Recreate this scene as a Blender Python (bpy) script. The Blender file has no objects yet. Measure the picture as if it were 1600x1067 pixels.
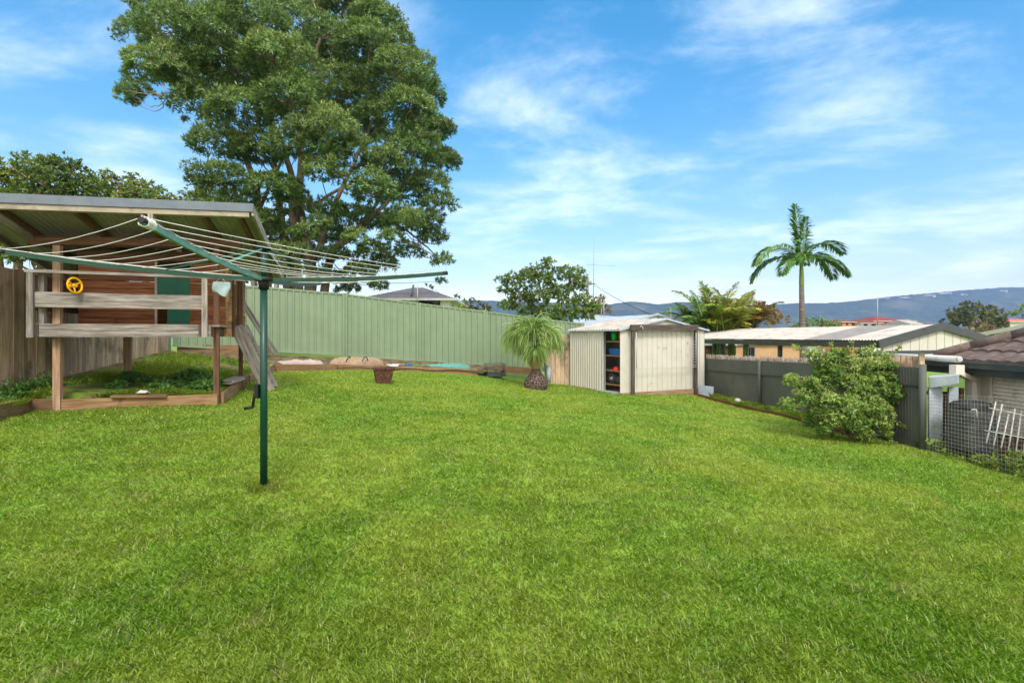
import bpy, math, random
import numpy as np
R = math.radians
rng = np.random.default_rng(7)
random.seed(7)
S = bpy.context.scene
COL = S.collection
E = 1.5            # eye height, metres
F = 800.0; HX, HY = 800.0, 525.0

def P(x, y, D):
    """a point of the place seen at (x, y) of the 1600 px photograph, D metres away"""
    return np.array([(x-HX)/F*D, D, E+(HY-y)/F*D])

# ------------------------------------------------------------------ materials
def lin(c):
    if isinstance(c, str):
        c = c.lstrip('#'); c = [int(c[i:i+2], 16)/255 for i in (0, 2, 4)]
        c = [v/12.92 if v <= .04045 else ((v+.055)/1.055)**2.4 for v in c]
    return (c[0], c[1], c[2], 1)

class NT:
    def __init__(s, m):
        s.t = m.node_tree; s.n = s.t.nodes; s.l = s.t.links
    def new(s, ty, **kw):
        n = s.n.new(ty)
        for k, v in kw.items():
            setattr(n, k, v)
        return n
    def link(s, a, b): s.l.new(a, b)

def ramp(t, fac, stops):
    r = t.new('ShaderNodeValToRGB')
    el = r.color_ramp.elements
    while len(el) < len(stops): el.new(.5)
    for e, (p, c) in zip(el, stops):
        e.position = p; e.color = lin(c)
    t.link(fac, r.inputs[0])
    return r.outputs[0]

def mixc(t, fac, a, b, mode='MIX'):
    m = t.new('ShaderNodeMix', data_type='RGBA', blend_type=mode)
    if isinstance(fac, (int, float)): m.inputs[0].default_value = fac
    else: t.link(fac, m.inputs[0])
    for i, v in ((6, a), (7, b)):
        if isinstance(v, (tuple, list, str)): m.inputs[i].default_value = lin(v)
        else: t.link(v, m.inputs[i])
    return m.outputs[2]

def noise(t, vec, scale, detail=5, rough=.6, dist=0):
    n = t.new('ShaderNodeTexNoise')
    n.inputs['Scale'].default_value = scale; n.inputs['Detail'].default_value = detail
    n.inputs['Roughness'].default_value = rough; n.inputs['Distortion'].default_value = dist
    t.link(vec, n.inputs['Vector'])
    return n.outputs[0]

def mat(name, stops, scale=6, detail=5, stretch=(1, 1, 1), uv=False, rough=.7, bump=0, rnd=0, spec=.4,
        metal=0, stain=None, stain_scale=1.5, stain_rng=(.5, .7), fine=0, transl=0, leaf=False):
    """stops: colour ramp over noise. rnd: how far the per-piece value varies brightness. stain: a second colour in blotches"""
    m = bpy.data.materials.new(name); m.use_nodes = True
    t = NT(m); t.n.clear()
    out = t.new('ShaderNodeOutputMaterial'); bs = t.new('ShaderNodeBsdfPrincipled')
    at = t.new('ShaderNodeAttribute', attribute_name='rnd')
    if uv: vec0 = t.new('ShaderNodeUVMap').outputs[0]
    else: vec0 = t.new('ShaderNodeTexCoord').outputs['Object']
    mp = t.new('ShaderNodeMapping'); mp.inputs['Scale'].default_value = stretch
    t.link(vec0, mp.inputs[0]); vec = mp.outputs[0]
    if leaf:
        c = ramp(t, at.outputs['Fac'], stops)
        n = noise(t, t.new('ShaderNodeTexCoord').outputs['Object'], scale, 3)
        h = t.new('ShaderNodeHueSaturation'); t.link(c, h.inputs['Color'])
        mr = t.new('ShaderNodeMapRange'); t.link(n, mr.inputs[0])
        mr.inputs[1].default_value = .3; mr.inputs[2].default_value = .7
        mr.inputs[3].default_value = .7; mr.inputs[4].default_value = 1.3
        t.link(mr.outputs[0], h.inputs['Value']); c = h.outputs[0]
    else:
        n = noise(t, vec, scale, detail)
        c = ramp(t, n, stops)
        if rnd:
            h = t.new('ShaderNodeHueSaturation'); t.link(c, h.inputs['Color'])
            mr = t.new('ShaderNodeMapRange'); t.link(at.outputs['Fac'], mr.inputs[0])
            mr.inputs[3].default_value = 1-rnd; mr.inputs[4].default_value = 1+rnd
            t.link(mr.outputs[0], h.inputs['Value']); c = h.outputs[0]
        if stain:
            n2 = noise(t, t.new('ShaderNodeTexCoord').outputs['Object'], stain_scale, 6, .65)
            mr = t.new('ShaderNodeMapRange'); t.link(n2, mr.inputs[0])
            mr.inputs[1].default_value = stain_rng[0]; mr.inputs[2].default_value = stain_rng[1]
            c = mixc(t, mr.outputs[0], c, stain)
    t.link(c, bs.inputs['Base Color'])
    bs.inputs['Roughness'].default_value = rough
    bs.inputs['Metallic'].default_value = metal
    bs.inputs['Specular IOR Level'].default_value = spec
    if bump:
        b = t.new('ShaderNodeBump'); b.inputs['Strength'].default_value = 1; b.inputs['Distance'].default_value = bump
        t.link(n, b.inputs['Height']); t.link(b.outputs[0], bs.inputs['Normal'])
    if transl:
        tr = t.new('ShaderNodeBsdfTranslucent'); t.link(c, tr.inputs[0])
        mx = t.new('ShaderNodeMixShader'); mx.inputs[0].default_value = transl
        t.link(bs.outputs[0], mx.inputs[1]); t.link(tr.outputs[0], mx.inputs[2]); t.link(mx.outputs[0], out.inputs[0])
    else: t.link(bs.outputs[0], out.inputs[0])
    return m

def wood(name, a, b, c, **kw):
    kw.setdefault('rough', .8); kw.setdefault('bump', .004); kw.setdefault('rnd', .25)
    return mat(name, [(.25, a), (.5, b), (.75, c)], scale=1, detail=6, stretch=(2.2, 26, 1), uv=True, **kw)

M = {}
M['greywood'] = wood('weathered_grey_wood', '#3c3733', '#8a827a', '#bcb2a8', stain='#a5826a', stain_scale=5, stain_rng=(.58, .75))
M['redwood'] = wood('red_stained_wood', '#482616', '#865030', '#a6744c', rnd=.3, stain='#4a2414', stain_scale=3.5, stain_rng=(.6, .75))
M['logwood'] = wood('weathered_log_wood', '#6e4526', '#b07c4a', '#cfa272', rnd=.3, stain='#4a3220', stain_scale=3)
M['postwood'] = wood('treated_post_wood', '#6a4e3a', '#967860', '#b29a82', stain='#6a6a48', stain_scale=2.5, stain_rng=(.6, .75))
M['brownwood'] = wood('dark_brown_wood', '#3c281c', '#654632', '#7d5c46')
M['sleeper'] = wood('sleeper_wood', '#543c28', '#846648', '#a0825f', stain='#5c5134', stain_scale=3, stain_rng=(.55, .7))
M['palingwood'] = wood('paling_wood', '#86705a', '#b49a80', '#ceb99e', rnd=.3, stain='#4c4c34', stain_scale=1.4, stain_rng=(.52, .7))
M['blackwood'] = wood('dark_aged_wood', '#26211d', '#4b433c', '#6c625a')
M['whitetrim'] = wood('pale_trim_wood', '#8c7f70', '#a89a8a', '#bcb0a2', rnd=.1, stain='#6e6259', stain_scale=4)
M['steelgrey'] = mat('grey_blue_steel', [(.3, '#5b6470'), (.7, '#6b747f')], rough=.45, spec=.5)
M['underside'] = mat('roof_underside', [(.3, '#8a8486'), (.7, '#a09a9c')], rough=.6, stain='#80807c', stain_scale=3)
M['hoistgreen'] = mat('green_enamel', [(.3, '#043626'), (.7, '#06402f')], rough=.38, spec=.5, stain='#2d6c58', stain_scale=14, stain_rng=(.62, .72))
M['palegreen'] = mat('faded_green_enamel', [(.3, '#4a8072'), (.7, '#6f9c8e')], rough=.4, scale=14)
M['doorgreen'] = mat('green_door_paint', [(.3, '#00513a'), (.7, '#02604a')], rough=.5)
M['black'] = mat('black_plastic', [(.3, '#101110'), (.7, '#1a1b1a')], rough=.5)
M['cord'] = mat('white_cord', [(.3, '#c9c8c2'), (.7, '#e6e5df')], rough=.6, scale=30)
M['yellow'] = mat('yellow_plastic', [(.3, '#e8a400'), (.7, '#f5b80c')], rough=.35)
M['fencegreen'] = mat('green_steel_sheet', [(.3, '#76886c'), (.7, '#7f9175')], rough=.5, spec=.4, scale=2,
                      stain='#72846a', stain_scale=1.1, stain_rng=(.5, .8))
M['cream'] = mat('cream_steel_sheet', [(.3, '#c2bdb1'), (.7, '#cec9be')], rough=.5, scale=2, stain='#b3a47e', stain_scale=2.2, stain_rng=(.6, .8))
M['creamroof'] = mat('pale_weathered_roof', [(.3, '#9d968e'), (.5, '#b0aaa2'), (.7, '#bcb6ae')], rough=.55, scale=3,
                     stain='#6e665a', stain_scale=2.6, stain_rng=(.52, .75))
M['roofgrey'] = mat('grey_translucent_sheet', [(.3, '#716e6c'), (.7, '#858280')], rough=.5, scale=4)
M['white'] = mat('white_paint', [(.3, '#b4b4b2'), (.7, '#c2c2c0')], rough=.5, scale=3, stain='#a09e96', stain_scale=4, stain_rng=(.55, .8))
M['bluewhite'] = mat('blue_white_paint', [(.3, '#a0abb5'), (.7, '#b2bcc4')], rough=.5, scale=6, stain='#9aa4ac', stain_scale=9, stain_rng=(.55, .8))
M['darkgrey'] = mat('dark_grey_fence', [(.3, '#4d4f4a'), (.7, '#5a5c56')], rough=.65, scale=1.5, stain='#65665c', stain_scale=1.2, stain_rng=(.5, .8))
M['charcoal'] = mat('charcoal_metal', [(.3, '#3a3c3e'), (.7, '#484a4c')], rough=.5)
M['roofbrown'] = mat('brown_roof_tile', [(.3, '#463a36'), (.5, '#5c4e49'), (.7, '#6a5c56')], rough=.75, scale=7, bump=.006, rnd=.18,
                     stain='#8a7a70', stain_scale=9, stain_rng=(.58, .75))
M['roofslate'] = mat('grey_roof_tile', [(.3, '#4f4c50'), (.7, '#68656a')], rough=.7, scale=2, rnd=.2)
M['redroof'] = mat('red_roof_tile', [(.3, '#84302a'), (.7, '#963c32')], rough=.8, scale=.7)
M['brownroof'] = mat('far_brown_roof', [(.3, '#6a3a30'), (.7, '#7f4a3e')], rough=.8, scale=.7)
M['orangebrick'] = mat('orange_brick', [(.3, '#c07a42'), (.7, '#d08c52')], rough=.85, scale=2)
M['redbrick'] = mat('red_brick', [(.3, '#a8523a'), (.7, '#c06a4a')], rough=.85, scale=4)
M['peach'] = mat('peach_render', [(.3, '#b08a64'), (.7, '#c29f7a')], rough=.8, scale=2)
M['render'] = mat('cream_render', [(.3, '#cfc7b8'), (.7, '#dcd5c8')], rough=.8, scale=2)
M['whitewall'] = mat('white_render', [(.3, '#d8d6d0'), (.7, '#e4e2dd')], rough=.8, scale=2)
M['blueroof'] = mat('blue_grey_roof', [(.3, '#8a99a8'), (.7, '#a2aeb9')], rough=.5, scale=2)
M['bluewall'] = mat('pale_blue_wall', [(.3, '#9fb2c0'), (.7, '#b3c2cc')], rough=.7, scale=2)
M['glass'] = mat('dark_window_glass', [(.3, '#15191c'), (.7, '#22282c')], rough=.08, spec=.8)
M['rust'] = mat('rusty_brown', [(.3, '#2e1a14'), (.5, '#553428'), (.7, '#74503c')], rough=.85, scale=18, bump=.004)
M['tan'] = mat('tan_canvas', [(.3, '#86705a'), (.7, '#a48e74')], rough=.85, scale=9, bump=.01)
M['pinktarp'] = mat('pale_pink_sheet', [(.3, '#9a8a84'), (.7, '#b8a8a2')], rough=.7, scale=5, bump=.01)
M['teal'] = mat('teal_mesh_cloth', [(.3, '#3f7c76'), (.7, '#659c94')], rough=.8, scale=30, bump=.008)
M['blue'] = mat('blue_plastic', [(.3, '#1c4f86'), (.7, '#2a66a4')], rough=.45)
M['bucketgreen'] = mat('green_plastic', [(.3, '#0d8a3c'), (.7, '#15a04a')], rough=.4)
M['red'] = mat('red_plastic', [(.3, '#b81a16'), (.7, '#d02a22')], rough=.4)
M['rubber'] = mat('black_rubber', [(.3, '#26262a'), (.7, '#3a3a3e')], rough=.8)
M['bark'] = mat('brown_bark', [(.3, '#54453c'), (.5, '#826c60'), (.7, '#a08c80')], rough=.9, scale=4, stretch=(3, 3, .6), bump=.03)
M['greybark'] = mat('grey_bark', [(.3, '#56504a'), (.5, '#7a746c'), (.7, '#96908a')], rough=.9, scale=6, stretch=(3, 3, .7), bump=.02)
M['palmtrunk'] = mat('palm_trunk', [(.3, '#544a46'), (.7, '#80766f')], rough=.9, scale=3, stretch=(.3, .3, 5), bump=.02)
M['crownshaft'] = mat('green_crownshaft', [(.3, '#66783e'), (.7, '#84945a')], rough=.5, scale=2)
M['bulb'] = mat('cracked_bulb_bark', [(.38, '#1c1412'), (.5, '#4c3c36'), (.62, '#806c60')], rough=.9, scale=26, detail=3, bump=.02)
M['galv'] = mat('galvanised_wire', [(.3, '#8a8884'), (.7, '#aaa8a2')], rough=.5, scale=30, stain='#7a6252', stain_scale=8)
M['soil'] = mat('soil_and_weeds', [(.30, '#32280f'), (.42, '#4c5a1c'), (.47, '#5f7a22'), (.54, '#5d4830'), (.70, '#7a5c42')], scale=2.2, detail=8, rough=.95, bump=.02)
M['cloudtree'] = None

# leaf colours (base colours)
def leafmat(name, cols, rough=.45, transl=.3, scale=.8, spec=.4):
    k = len(cols)
    return mat(name, [(i/(k-1), c) for i, c in enumerate(cols)], scale=scale, rough=rough, transl=transl, leaf=True, spec=spec)
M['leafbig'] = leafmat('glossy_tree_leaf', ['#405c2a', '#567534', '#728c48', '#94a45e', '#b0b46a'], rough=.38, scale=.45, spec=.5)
M['leafleft'] = leafmat('hedge_tree_leaf', ['#3a5420', '#4f6c2a', '#688238', '#98a044', '#b8a850'], rough=.5, scale=.7)
M['leafsmall'] = leafmat('garden_tree_leaf', ['#46622c', '#5f7a36', '#80944a', '#a2ac5c'], rough=.45)
M['leafshrub'] = leafmat('variegated_leaf', ['#466628', '#628438', '#84a24c', '#acb65e', '#cfcd8c'], rough=.45, scale=3)
M['leafpalm'] = leafmat('palm_leaf', ['#3c6228', '#527a34', '#6f963f', '#90aa4c'], rough=.4)
M['leafclump'] = leafmat('golden_palm_leaf', ['#648428', '#8ea236', '#b2b43e', '#ccc250'], rough=.4)
M['leafrust'] = leafmat('rusty_leaf', ['#5c5a28', '#7c6a2c', '#96622e', '#a8743a'], rough=.6)
M['leaffar'] = leafmat('far_tree_leaf', ['#3a4624', '#505a2a', '#6a6a30', '#7a7438'], rough=.7, scale=.15)
M['leafbrown'] = leafmat('brown_tree_leaf', ['#5e5434', '#776744', '#8c7a54'], rough=.7, scale=.3)
M['leafpony'] = leafmat('ponytail_leaf', ['#46682a', '#668a38', '#8caa54', '#b0c478', '#ccce94'], rough=.4, scale=2)
M['leafherb'] = leafmat('herb_leaf', ['#3a5e24', '#4e7a34', '#6c9444', '#94b054'], rough=.55, scale=3)
M['hedgeleaf'] = leafmat('undergrowth_leaf', ['#445a1c', '#5c7a24', '#7c9a30', '#9caa48', '#8c7a4c'], rough=.6, scale=2)

def grassmat(name):
    m = bpy.data.materials.new(name); m.use_nodes = True
    t = NT(m); t.n.clear()
    out = t.new('ShaderNodeOutputMaterial'); bs = t.new('ShaderNodeBsdfPrincipled')
    co = t.new('ShaderNodeTexCoord').outputs['Object']
    n1 = noise(t, co, .55, 5, .6, .6)
    n2 = noise(t, co, 3.2, 5, .65)
    at = t.new('ShaderNodeAttribute', attribute_name='rnd')
    base = ramp(t, at.outputs['Fac'], [(0, '#5a7e10'), (.35, '#84ac24'), (.7, '#accb40'), (.93, '#ccda66'), (1, '#e8e2b4')])
    lush = mixc(t, .4, base, '#5c9018')
    dry = mixc(t, .5, base, '#bcc050')
    mr = t.new('ShaderNodeMapRange'); t.link(n1, mr.inputs[0]); mr.inputs[1].default_value = .4; mr.inputs[2].default_value = .62
    c = mixc(t, mr.outputs[0], lush, dry)
    mr2 = t.new('ShaderNodeMapRange'); t.link(n2, mr2.inputs[0]); mr2.inputs[1].default_value = .57; mr2.inputs[2].default_value = .75
    mr2.inputs[4].default_value = .75
    c = mixc(t, mr2.outputs[0], c, '#b4ae6e')
    t.link(c, bs.inputs['Base Color']); bs.inputs['Roughness'].default_value = .42
    bs.inputs['Specular IOR Level'].default_value = .5
    tr = t.new('ShaderNodeBsdfTranslucent'); t.link(c, tr.inputs[0])
    mx = t.new('ShaderNodeMixShader'); mx.inputs[0].default_value = .42
    t.link(bs.outputs[0], mx.inputs[1]); t.link(tr.outputs[0], mx.inputs[2]); t.link(mx.outputs[0], out.inputs[0])
    return m
M['grass'] = grassmat('lawn_blades')
M['turf'] = mat('turf_ground', [(.3, '#4a5c16'), (.5, '#6a8a24'), (.7, '#86a032')], scale=9, detail=8, rough=.95, bump=.01,
                stain='#6c6438', stain_scale=2.2, stain_rng=(.55, .75))
M['forest'] = mat('forest_hillside', [(.3, '#16240f'), (.5, '#2a3c1c'), (.7, '#405228')], scale=.035, detail=12, rough=1, spec=0, bump=6,
                  stain='#5a5a40', stain_scale=.006, stain_rng=(.55, .7))
M['cliff'] = mat('pale_cliff_rock', [(.3, '#a89c8c'), (.7, '#cdc2b2')], scale=.1, rough=1, spec=0)

# ------------------------------------------------------------------ objects
def tag(o, label=None, cat=None, group=None, kind=None):
    for k, v in (('label', label), ('category', cat), ('group', group), ('kind', kind)):
        if v: o[k] = v
    return o

def empty(name, loc, label, cat, group=None):
    o = bpy.data.objects.new(name, None); COL.objects.link(o); o.location = [float(v) for v in loc]
    o.empty_display_size = .1
    return tag(o, label, cat, group)

def link(name, me, material, parent):
    o = bpy.data.objects.new(name, me); COL.objects.link(o)
    if material: me.materials.append(material)
    if parent is not None:
        o.parent = parent
        q = parent; tot = np.zeros(3)
        while q is not None:
            tot += np.array(q.location); q = q.parent
        o.location = [float(-v) for v in tot]      # mesh data stay in world metres
    return o

class MB:
    def __init__(s): s.v = []; s.f = []; s.uv = []; s.r = []; s.sm = []
    def face(s, idx, rnd, off=(0, 0), smooth=False):
        p = [np.array(s.v[i]) for i in idx]
        e1, e2 = p[1]-p[0], p[-1]-p[0]
        L1, L2 = np.linalg.norm(e1), np.linalg.norm(e2)
        if L1 >= L2: a, b = e1/(L1+1e-9), e2
        else: a, b = e2/(L2+1e-9), e1
        b = b-a*np.dot(a, b); b = b/(np.linalg.norm(b)+1e-9)
        for q in p:
            d = q-p[0]; s.uv.append((float(np.dot(d, a)+off[0]), float(np.dot(d, b)+off[1])))
        s.f.append(tuple(idx)); s.r.append(rnd); s.sm.append(smooth)
    def hexa(s, c, rnd=None):
        """c: 8 corners, bottom four anticlockwise then top four"""
        rnd = random.random() if rnd is None else rnd
        n = len(s.v); s.v += [tuple(float(x) for x in q) for q in c]
        off = (random.random()*40, random.random()*40)
        for q in ((0, 3, 2, 1), (4, 5, 6, 7), (0, 1, 5, 4), (1, 2, 6, 5), (2, 3, 7, 6), (3, 0, 4, 7)):
            s.face([n+i for i in q], rnd, off)
    def bar(s, a, b, w, h, up=(0, 0, 1), rnd=None):
        a, b = np.array(a, float), np.array(b, float)
        d = (b-a)/np.linalg.norm(b-a); u = np.array(up, float)
        if abs(np.dot(d, u)) > .98: u = np.array((0., 1, 0))
        x = np.cross(d, u); x /= np.linalg.norm(x); y = np.cross(x, d)
        x = x*w/2; y = y*h/2
        s.hexa([a-x-y, b-x-y, b+x-y, a+x-y, a-x+y, b-x+y, b+x+y, a+x+y], rnd)
    def tube(s, pts, r, n=8, cap=True, rnd=None):
        pts = [np.array(p, float) for p in pts]
        rs = r if isinstance(r, (list, tuple, np.ndarray)) else [r]*len(pts)
        rnd = random.random() if rnd is None else rnd
        base = len(s.v); d0 = pts[1]-pts[0]
        u = np.cross(d0, (0, 0, 1.)) if abs(d0[2]) < .95*np.linalg.norm(d0) else np.cross(d0, (0, 1., 0))
        u /= np.linalg.norm(u)
        for i, p in enumerate(pts):
            d = pts[min(i+1, len(pts)-1)]-pts[max(i-1, 0)]; d /= (np.linalg.norm(d)+1e-9)
            u = u-d*np.dot(u, d); u /= (np.linalg.norm(u)+1e-9); w = np.cross(d, u)
            for k in range(n):
                a = 2*math.pi*k/n
                s.v.append(tuple(p+rs[i]*(math.cos(a)*u+math.sin(a)*w)))
        for i in range(len(pts)-1):
            for k in range(n):
                k2 = (k+1) % n
                s.face([base+i*n+k, base+i*n+k2, base+(i+1)*n+k2, base+(i+1)*n+k], rnd, smooth=True)
        if cap:
            s.face([base+k for k in range(n)][::-1], rnd)
            s.face([base+(len(pts)-1)*n+k for k in range(n)], rnd)
    def lathe(s, c, prof, n=20, rnd=None):
        rnd = random.random() if rnd is None else rnd
        base = len(s.v); c = np.array(c, float)
        for r_, z in prof:
            for k in range(n):
                a = 2*math.pi*k/n
                s.v.append((c[0]+r_*math.cos(a), c[1]+r_*math.sin(a), c[2]+z))
        for i in range(len(prof)-1):
            for k in range(n):
                k2 = (k+1) % n
                s.face([base+i*n+k, base+i*n+k2, base+(i+1)*n+k2, base+(i+1)*n+k], rnd, smooth=True)
        s.face([base+k for k in range(n)][::-1], rnd)
        s.face([base+(len(prof)-1)*n+k for k in range(n)], rnd)
    def grid(s, fn, us, vs, smooth=True, rnd=None):
        base = len(s.v); rnd = random.random() if rnd is None else rnd
        for v_ in vs:
            for u_ in us: s.v.append(tuple(float(q) for q in fn(u_, v_)))
        nu = len(us)
        for j in range(len(vs)-1):
            for i in range(nu-1):
                s.face([base+j*nu+i, base+j*nu+i+1, base+(j+1)*nu+i+1, base+(j+1)*nu+i], rnd, smooth=smooth)
    def poly(s, pts, rnd=None):
        base = len(s.v); s.v += [tuple(float(x) for x in q) for q in pts]
        s.face(list(range(base, base+len(pts))), random.random() if rnd is None else rnd)
    def sheet(s, A, B, C, D, pitch, prof, thick=0):
        """profiled metal sheet: A->B bottom edge, D->C top edge; ribs run A->D. prof: [(fraction, offset)]"""
        A, B, C, D = [np.array(q, float) for q in (A, B, C, D)]
        L = np.linalg.norm(B-A); nr = max(1, int(round(L/pitch)))
        nrm = np.cross(B-A, D-A); nrm /= np.linalg.norm(nrm)
        ss = []
        for k in range(nr):
            for f_, o_ in prof: ss.append(((k+f_)/nr, o_))
        ss.append((1, prof[0][1]))
        base = len(s.v)
        for t_, o_ in ss:
            s.v.append(tuple(A+(B-A)*t_+nrm*o_)); s.v.append(tuple(D+(C-D)*t_+nrm*o_))
        for i in range(len(ss)-1):
            s.face([base+2*i, base+2*i+2, base+2*i+3, base+2*i+1], .5)
    def build(s, name, material, parent=None, bevel=0):
        me = bpy.data.meshes.new(name)
        me.from_pydata(s.v, [], s.f)
        uv = me.uv_layers.new(name='UVMap')
        uv.data.foreach_set('uv', np.array(s.uv, dtype=np.float32).ravel())
        a = me.attributes.new('rnd', 'FLOAT', 'FACE'); a.data.foreach_set('value', np.array(s.r, dtype=np.float32))
        me.polygons.foreach_set('use_smooth', s.sm)
        me.update()
        o = link(name, me, material, parent)
        if bevel:
            b = o.modifiers.new('bevel', 'BEVEL'); b.width = bevel; b.segments = 2; b.limit_method = 'ANGLE'
        return o

def fast(name, V, k, rnd, material, parent=None, smooth=False):
    """mesh of many k-gons, vertices not shared. V: (n*k, 3), rnd: (n,)"""
    n = len(V)//k
    me = bpy.data.meshes.new(name)
    me.vertices.add(n*k); me.loops.add(n*k); me.polygons.add(n)
    me.vertices.foreach_set('co', V.astype(np.float32).ravel())
    me.loops.foreach_set('vertex_index', np.arange(n*k, dtype=np.int32))
    me.polygons.foreach_set('loop_start', np.arange(0, n*k, k, dtype=np.int32))
    me.polygons.foreach_set('loop_total', np.full(n, k, dtype=np.int32))
    me.update(calc_edges=True)
    a = me.attributes.new('rnd', 'FLOAT', 'FACE'); a.data.foreach_set('value', rnd.astype(np.float32))
    return link(name, me, material, parent)

def norm(a): return a/(np.linalg.norm(a, axis=-1, keepdims=True)+1e-9)

def leaf_quads(base, d, up, L, W, droop=.15):
    """kite leaves: base (n,3), direction d, up; returns (n*4,3)"""
    side = norm(np.cross(d, up)); nn = norm(np.cross(side, d))
    L = L[:, None]; W = W[:, None]
    mid = base+d*L*.45+nn*L*.06
    tip = base+d*L-nn*L*droop
    return np.stack([base, mid-side*W/2, tip, mid+side*W/2], 1).reshape(-1, 3)

def rosettes(c, axis, k, L, W, spread=1.0, shade=None):
    """k leaves fanned round each axis"""
    n = len(c)
    a = norm(axis)
    t1 = norm(np.cross(a, rng.normal(size=(n, 3)))); t2 = np.cross(a, t1)
    Vs, Rs = [], []
    for i in range(k):
        ph = 2*math.pi*(i/k)+rng.uniform(-.4, .4, n)
        el = rng.uniform(.1, .9, n)*spread
        d = norm(a*(1.1-el)[:, None]+(t1*np.cos(ph)[:, None]+t2*np.sin(ph)[:, None])*el[:, None])
        Ls = L*rng.uniform(.65, 1.2, n)
        Vs.append(leaf_quads(c, d, a+.001, Ls, W*rng.uniform(.7, 1.2, n)))
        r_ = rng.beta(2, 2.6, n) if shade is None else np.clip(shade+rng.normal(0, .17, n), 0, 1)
        Rs.append(r_)
    return np.concatenate(Vs), np.concatenate(Rs)

def clump_points(c, r, n, flat=.75, hollow=.55, low=-.55):
    """points through the outer shell of an uneven clump"""
    d = norm(rng.normal(size=(int(n*1.8), 3)))
    d = d[d[:, 2] > low][:n]
    k = rng.normal(size=(3, 3))*2.3; ph = rng.uniform(0, 6, 3)
    bump_ = 1+.16*np.sin(d@k[0]+ph[0])+.13*np.sin(2.1*(d@k[1])+ph[1])+.1*np.sin(3.7*(d@k[2])+ph[2])
    rad = r*bump_*(hollow+(1-hollow)*rng.random(len(d))**.5)
    p = d*rad[:, None]; p[:, 2] *= flat
    return np.array(c)+p, d

def crown(parent, name, clumps, dens, L, W, k, material, up=.5, flat=.75, hollow=.55, low=-.55, spread=1.0):
    """clumps: [(centre, radius)]"""
    Vs, Rs = [], []
    for c, r in clumps:
        n = max(6, int(dens*r*r))
        p, d = clump_points(c, r, n, flat, hollow, low)
        # a finer scale of gaps: drop points where a smooth field is low
        ff = np.sin(p[:, 0]*3.1/r+c[0])*np.sin(p[:, 1]*2.7/r+c[1])*np.sin(p[:, 2]*3.9/r+c[2])
        keep = ff > -.55+rng.uniform(-.3, .3, len(p))
        p, d = p[keep], d[keep]
        ax = norm(d+np.array([0, 0, up])+rng.normal(0, .35, d.shape))
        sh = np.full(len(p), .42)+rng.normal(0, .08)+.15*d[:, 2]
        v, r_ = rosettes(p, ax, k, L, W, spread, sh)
        Vs.append(v); Rs.append(r_)
    return fast(name, np.concatenate(Vs), 4, np.concatenate(Rs), material, parent)

def limb(mb, pts, r0, r1, n=8, wob=.0):
    """smooth tapering limb through pts"""
    pts = [np.array(p, float) for p in pts]
    out = []
    for i in range(len(pts)-1):
        p0 = pts[max(i-1, 0)]; p1 = pts[i]; p2 = pts[i+1]; p3 = pts[min(i+2, len(pts)-1)]
        for t in np.linspace(0, 1, 6)[:-1]:
            out.append(.5*((2*p1)+(-p0+p2)*t+(2*p0-5*p1+4*p2-p3)*t*t+(-p0+3*p1-3*p2+p3)*t**3))
    out.append(pts[-1])
    out = [o+rng.normal(0, wob, 3) if 0 < i < len(out)-1 else o for i, o in enumerate(out)]
    mb.tube(out, list(np.linspace(r0, r1, len(out))), n)
    return out

# ------------------------------------------------------------------ terrain
def tps(ctrl, reg=1e-3):
    c = np.array(ctrl, float); n = len(c); X = c[:, :2]
    def U(d): return np.where(d > 1e-9, d*d*np.log(d+1e-12), 0)
    K = U(np.linalg.norm(X[:, None]-X[None], axis=-1))+np.eye(n)*reg*10
    Pm = np.c_[np.ones(n), X]
    A = np.block([[K, Pm], [Pm.T, np.zeros((3, 3))]])
    w = np.linalg.solve(A, np.r_[c[:, 2], 0, 0, 0])
    def f(x, y):
        x = np.asarray(x, float); y = np.asarray(y, float)
        q = np.stack([x.ravel(), y.ravel()], -1)
        k = U(np.linalg.norm(q[:, None]-X[None], axis=-1))
        return (k@w[:n]+w[n]+q@w[n+1:]).reshape(x.shape)
    return f
lawn_pts = [(-2.23, 4.6, -1.36), (0, 2.2, -1.5), (-2.4, 2.2, -1.45), (2.4, 2.2, -1.5), (4.3, 4.3, -1.60), (5.6, 5.4, -1.74), (6.4, 6.4, -1.78),
            (3.0, 14.2, -1.63), (5.6, 15.4, -1.77), (5.9, 15.8, -1.8), (.68, 14.6, -1.50), (-4.5, 13.7, -.92), (-1.1, 15.3, -1.17), (-6.0, 13.1, -.90),
            (-3.0, 12, -1.10), (-6.55, 7.3, -1.075), (-4.67, 8.05, -1.09), (-6.1, 6.1, -1.03), (-5.3, 10.4, -.96), (6.02, 12, -1.80), (6.3, 7.9, -1.73),
            (1.9, 16.6, -1.58), (0, 8, -1.33), (3, 8, -1.52), (-8, 13, -.8), (5.6, 8.9, -1.74), (-5, 4, -1.22), (0, 0, -1.5), (5.6, 11, -1.70)]
_lawn = tps(lawn_pts)
def sstep(x, a, b):
    t = np.clip((x-a)/(b-a), 0, 1); return t*t*(3-2*t)
def GH(x, y):
    x = np.asarray(x, float); y = np.asarray(y, float)
    z = _lawn(np.clip(x, -8.5, 6.4), np.clip(y, 0, 17.5))
    z = z+.012*np.sin(x*1.9+y*.7)*np.cos(y*1.3-x*.5)
    z = z-sstep(x, 6.42, 6.9)*.42
    far = sstep(np.maximum(np.abs(x), y), 26, 160)
    return E+z*(1-far)+far*-7
xs = np.unique(np.r_[np.arange(-10, 8.01, .2), np.arange(-60, 60, 2.5), np.linspace(-2900, 2900, 60)])
ys = np.unique(np.r_[np.arange(-3, 20, .2), np.arange(-20, 120, 2.5), np.linspace(-80, 2700, 50)])
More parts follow.
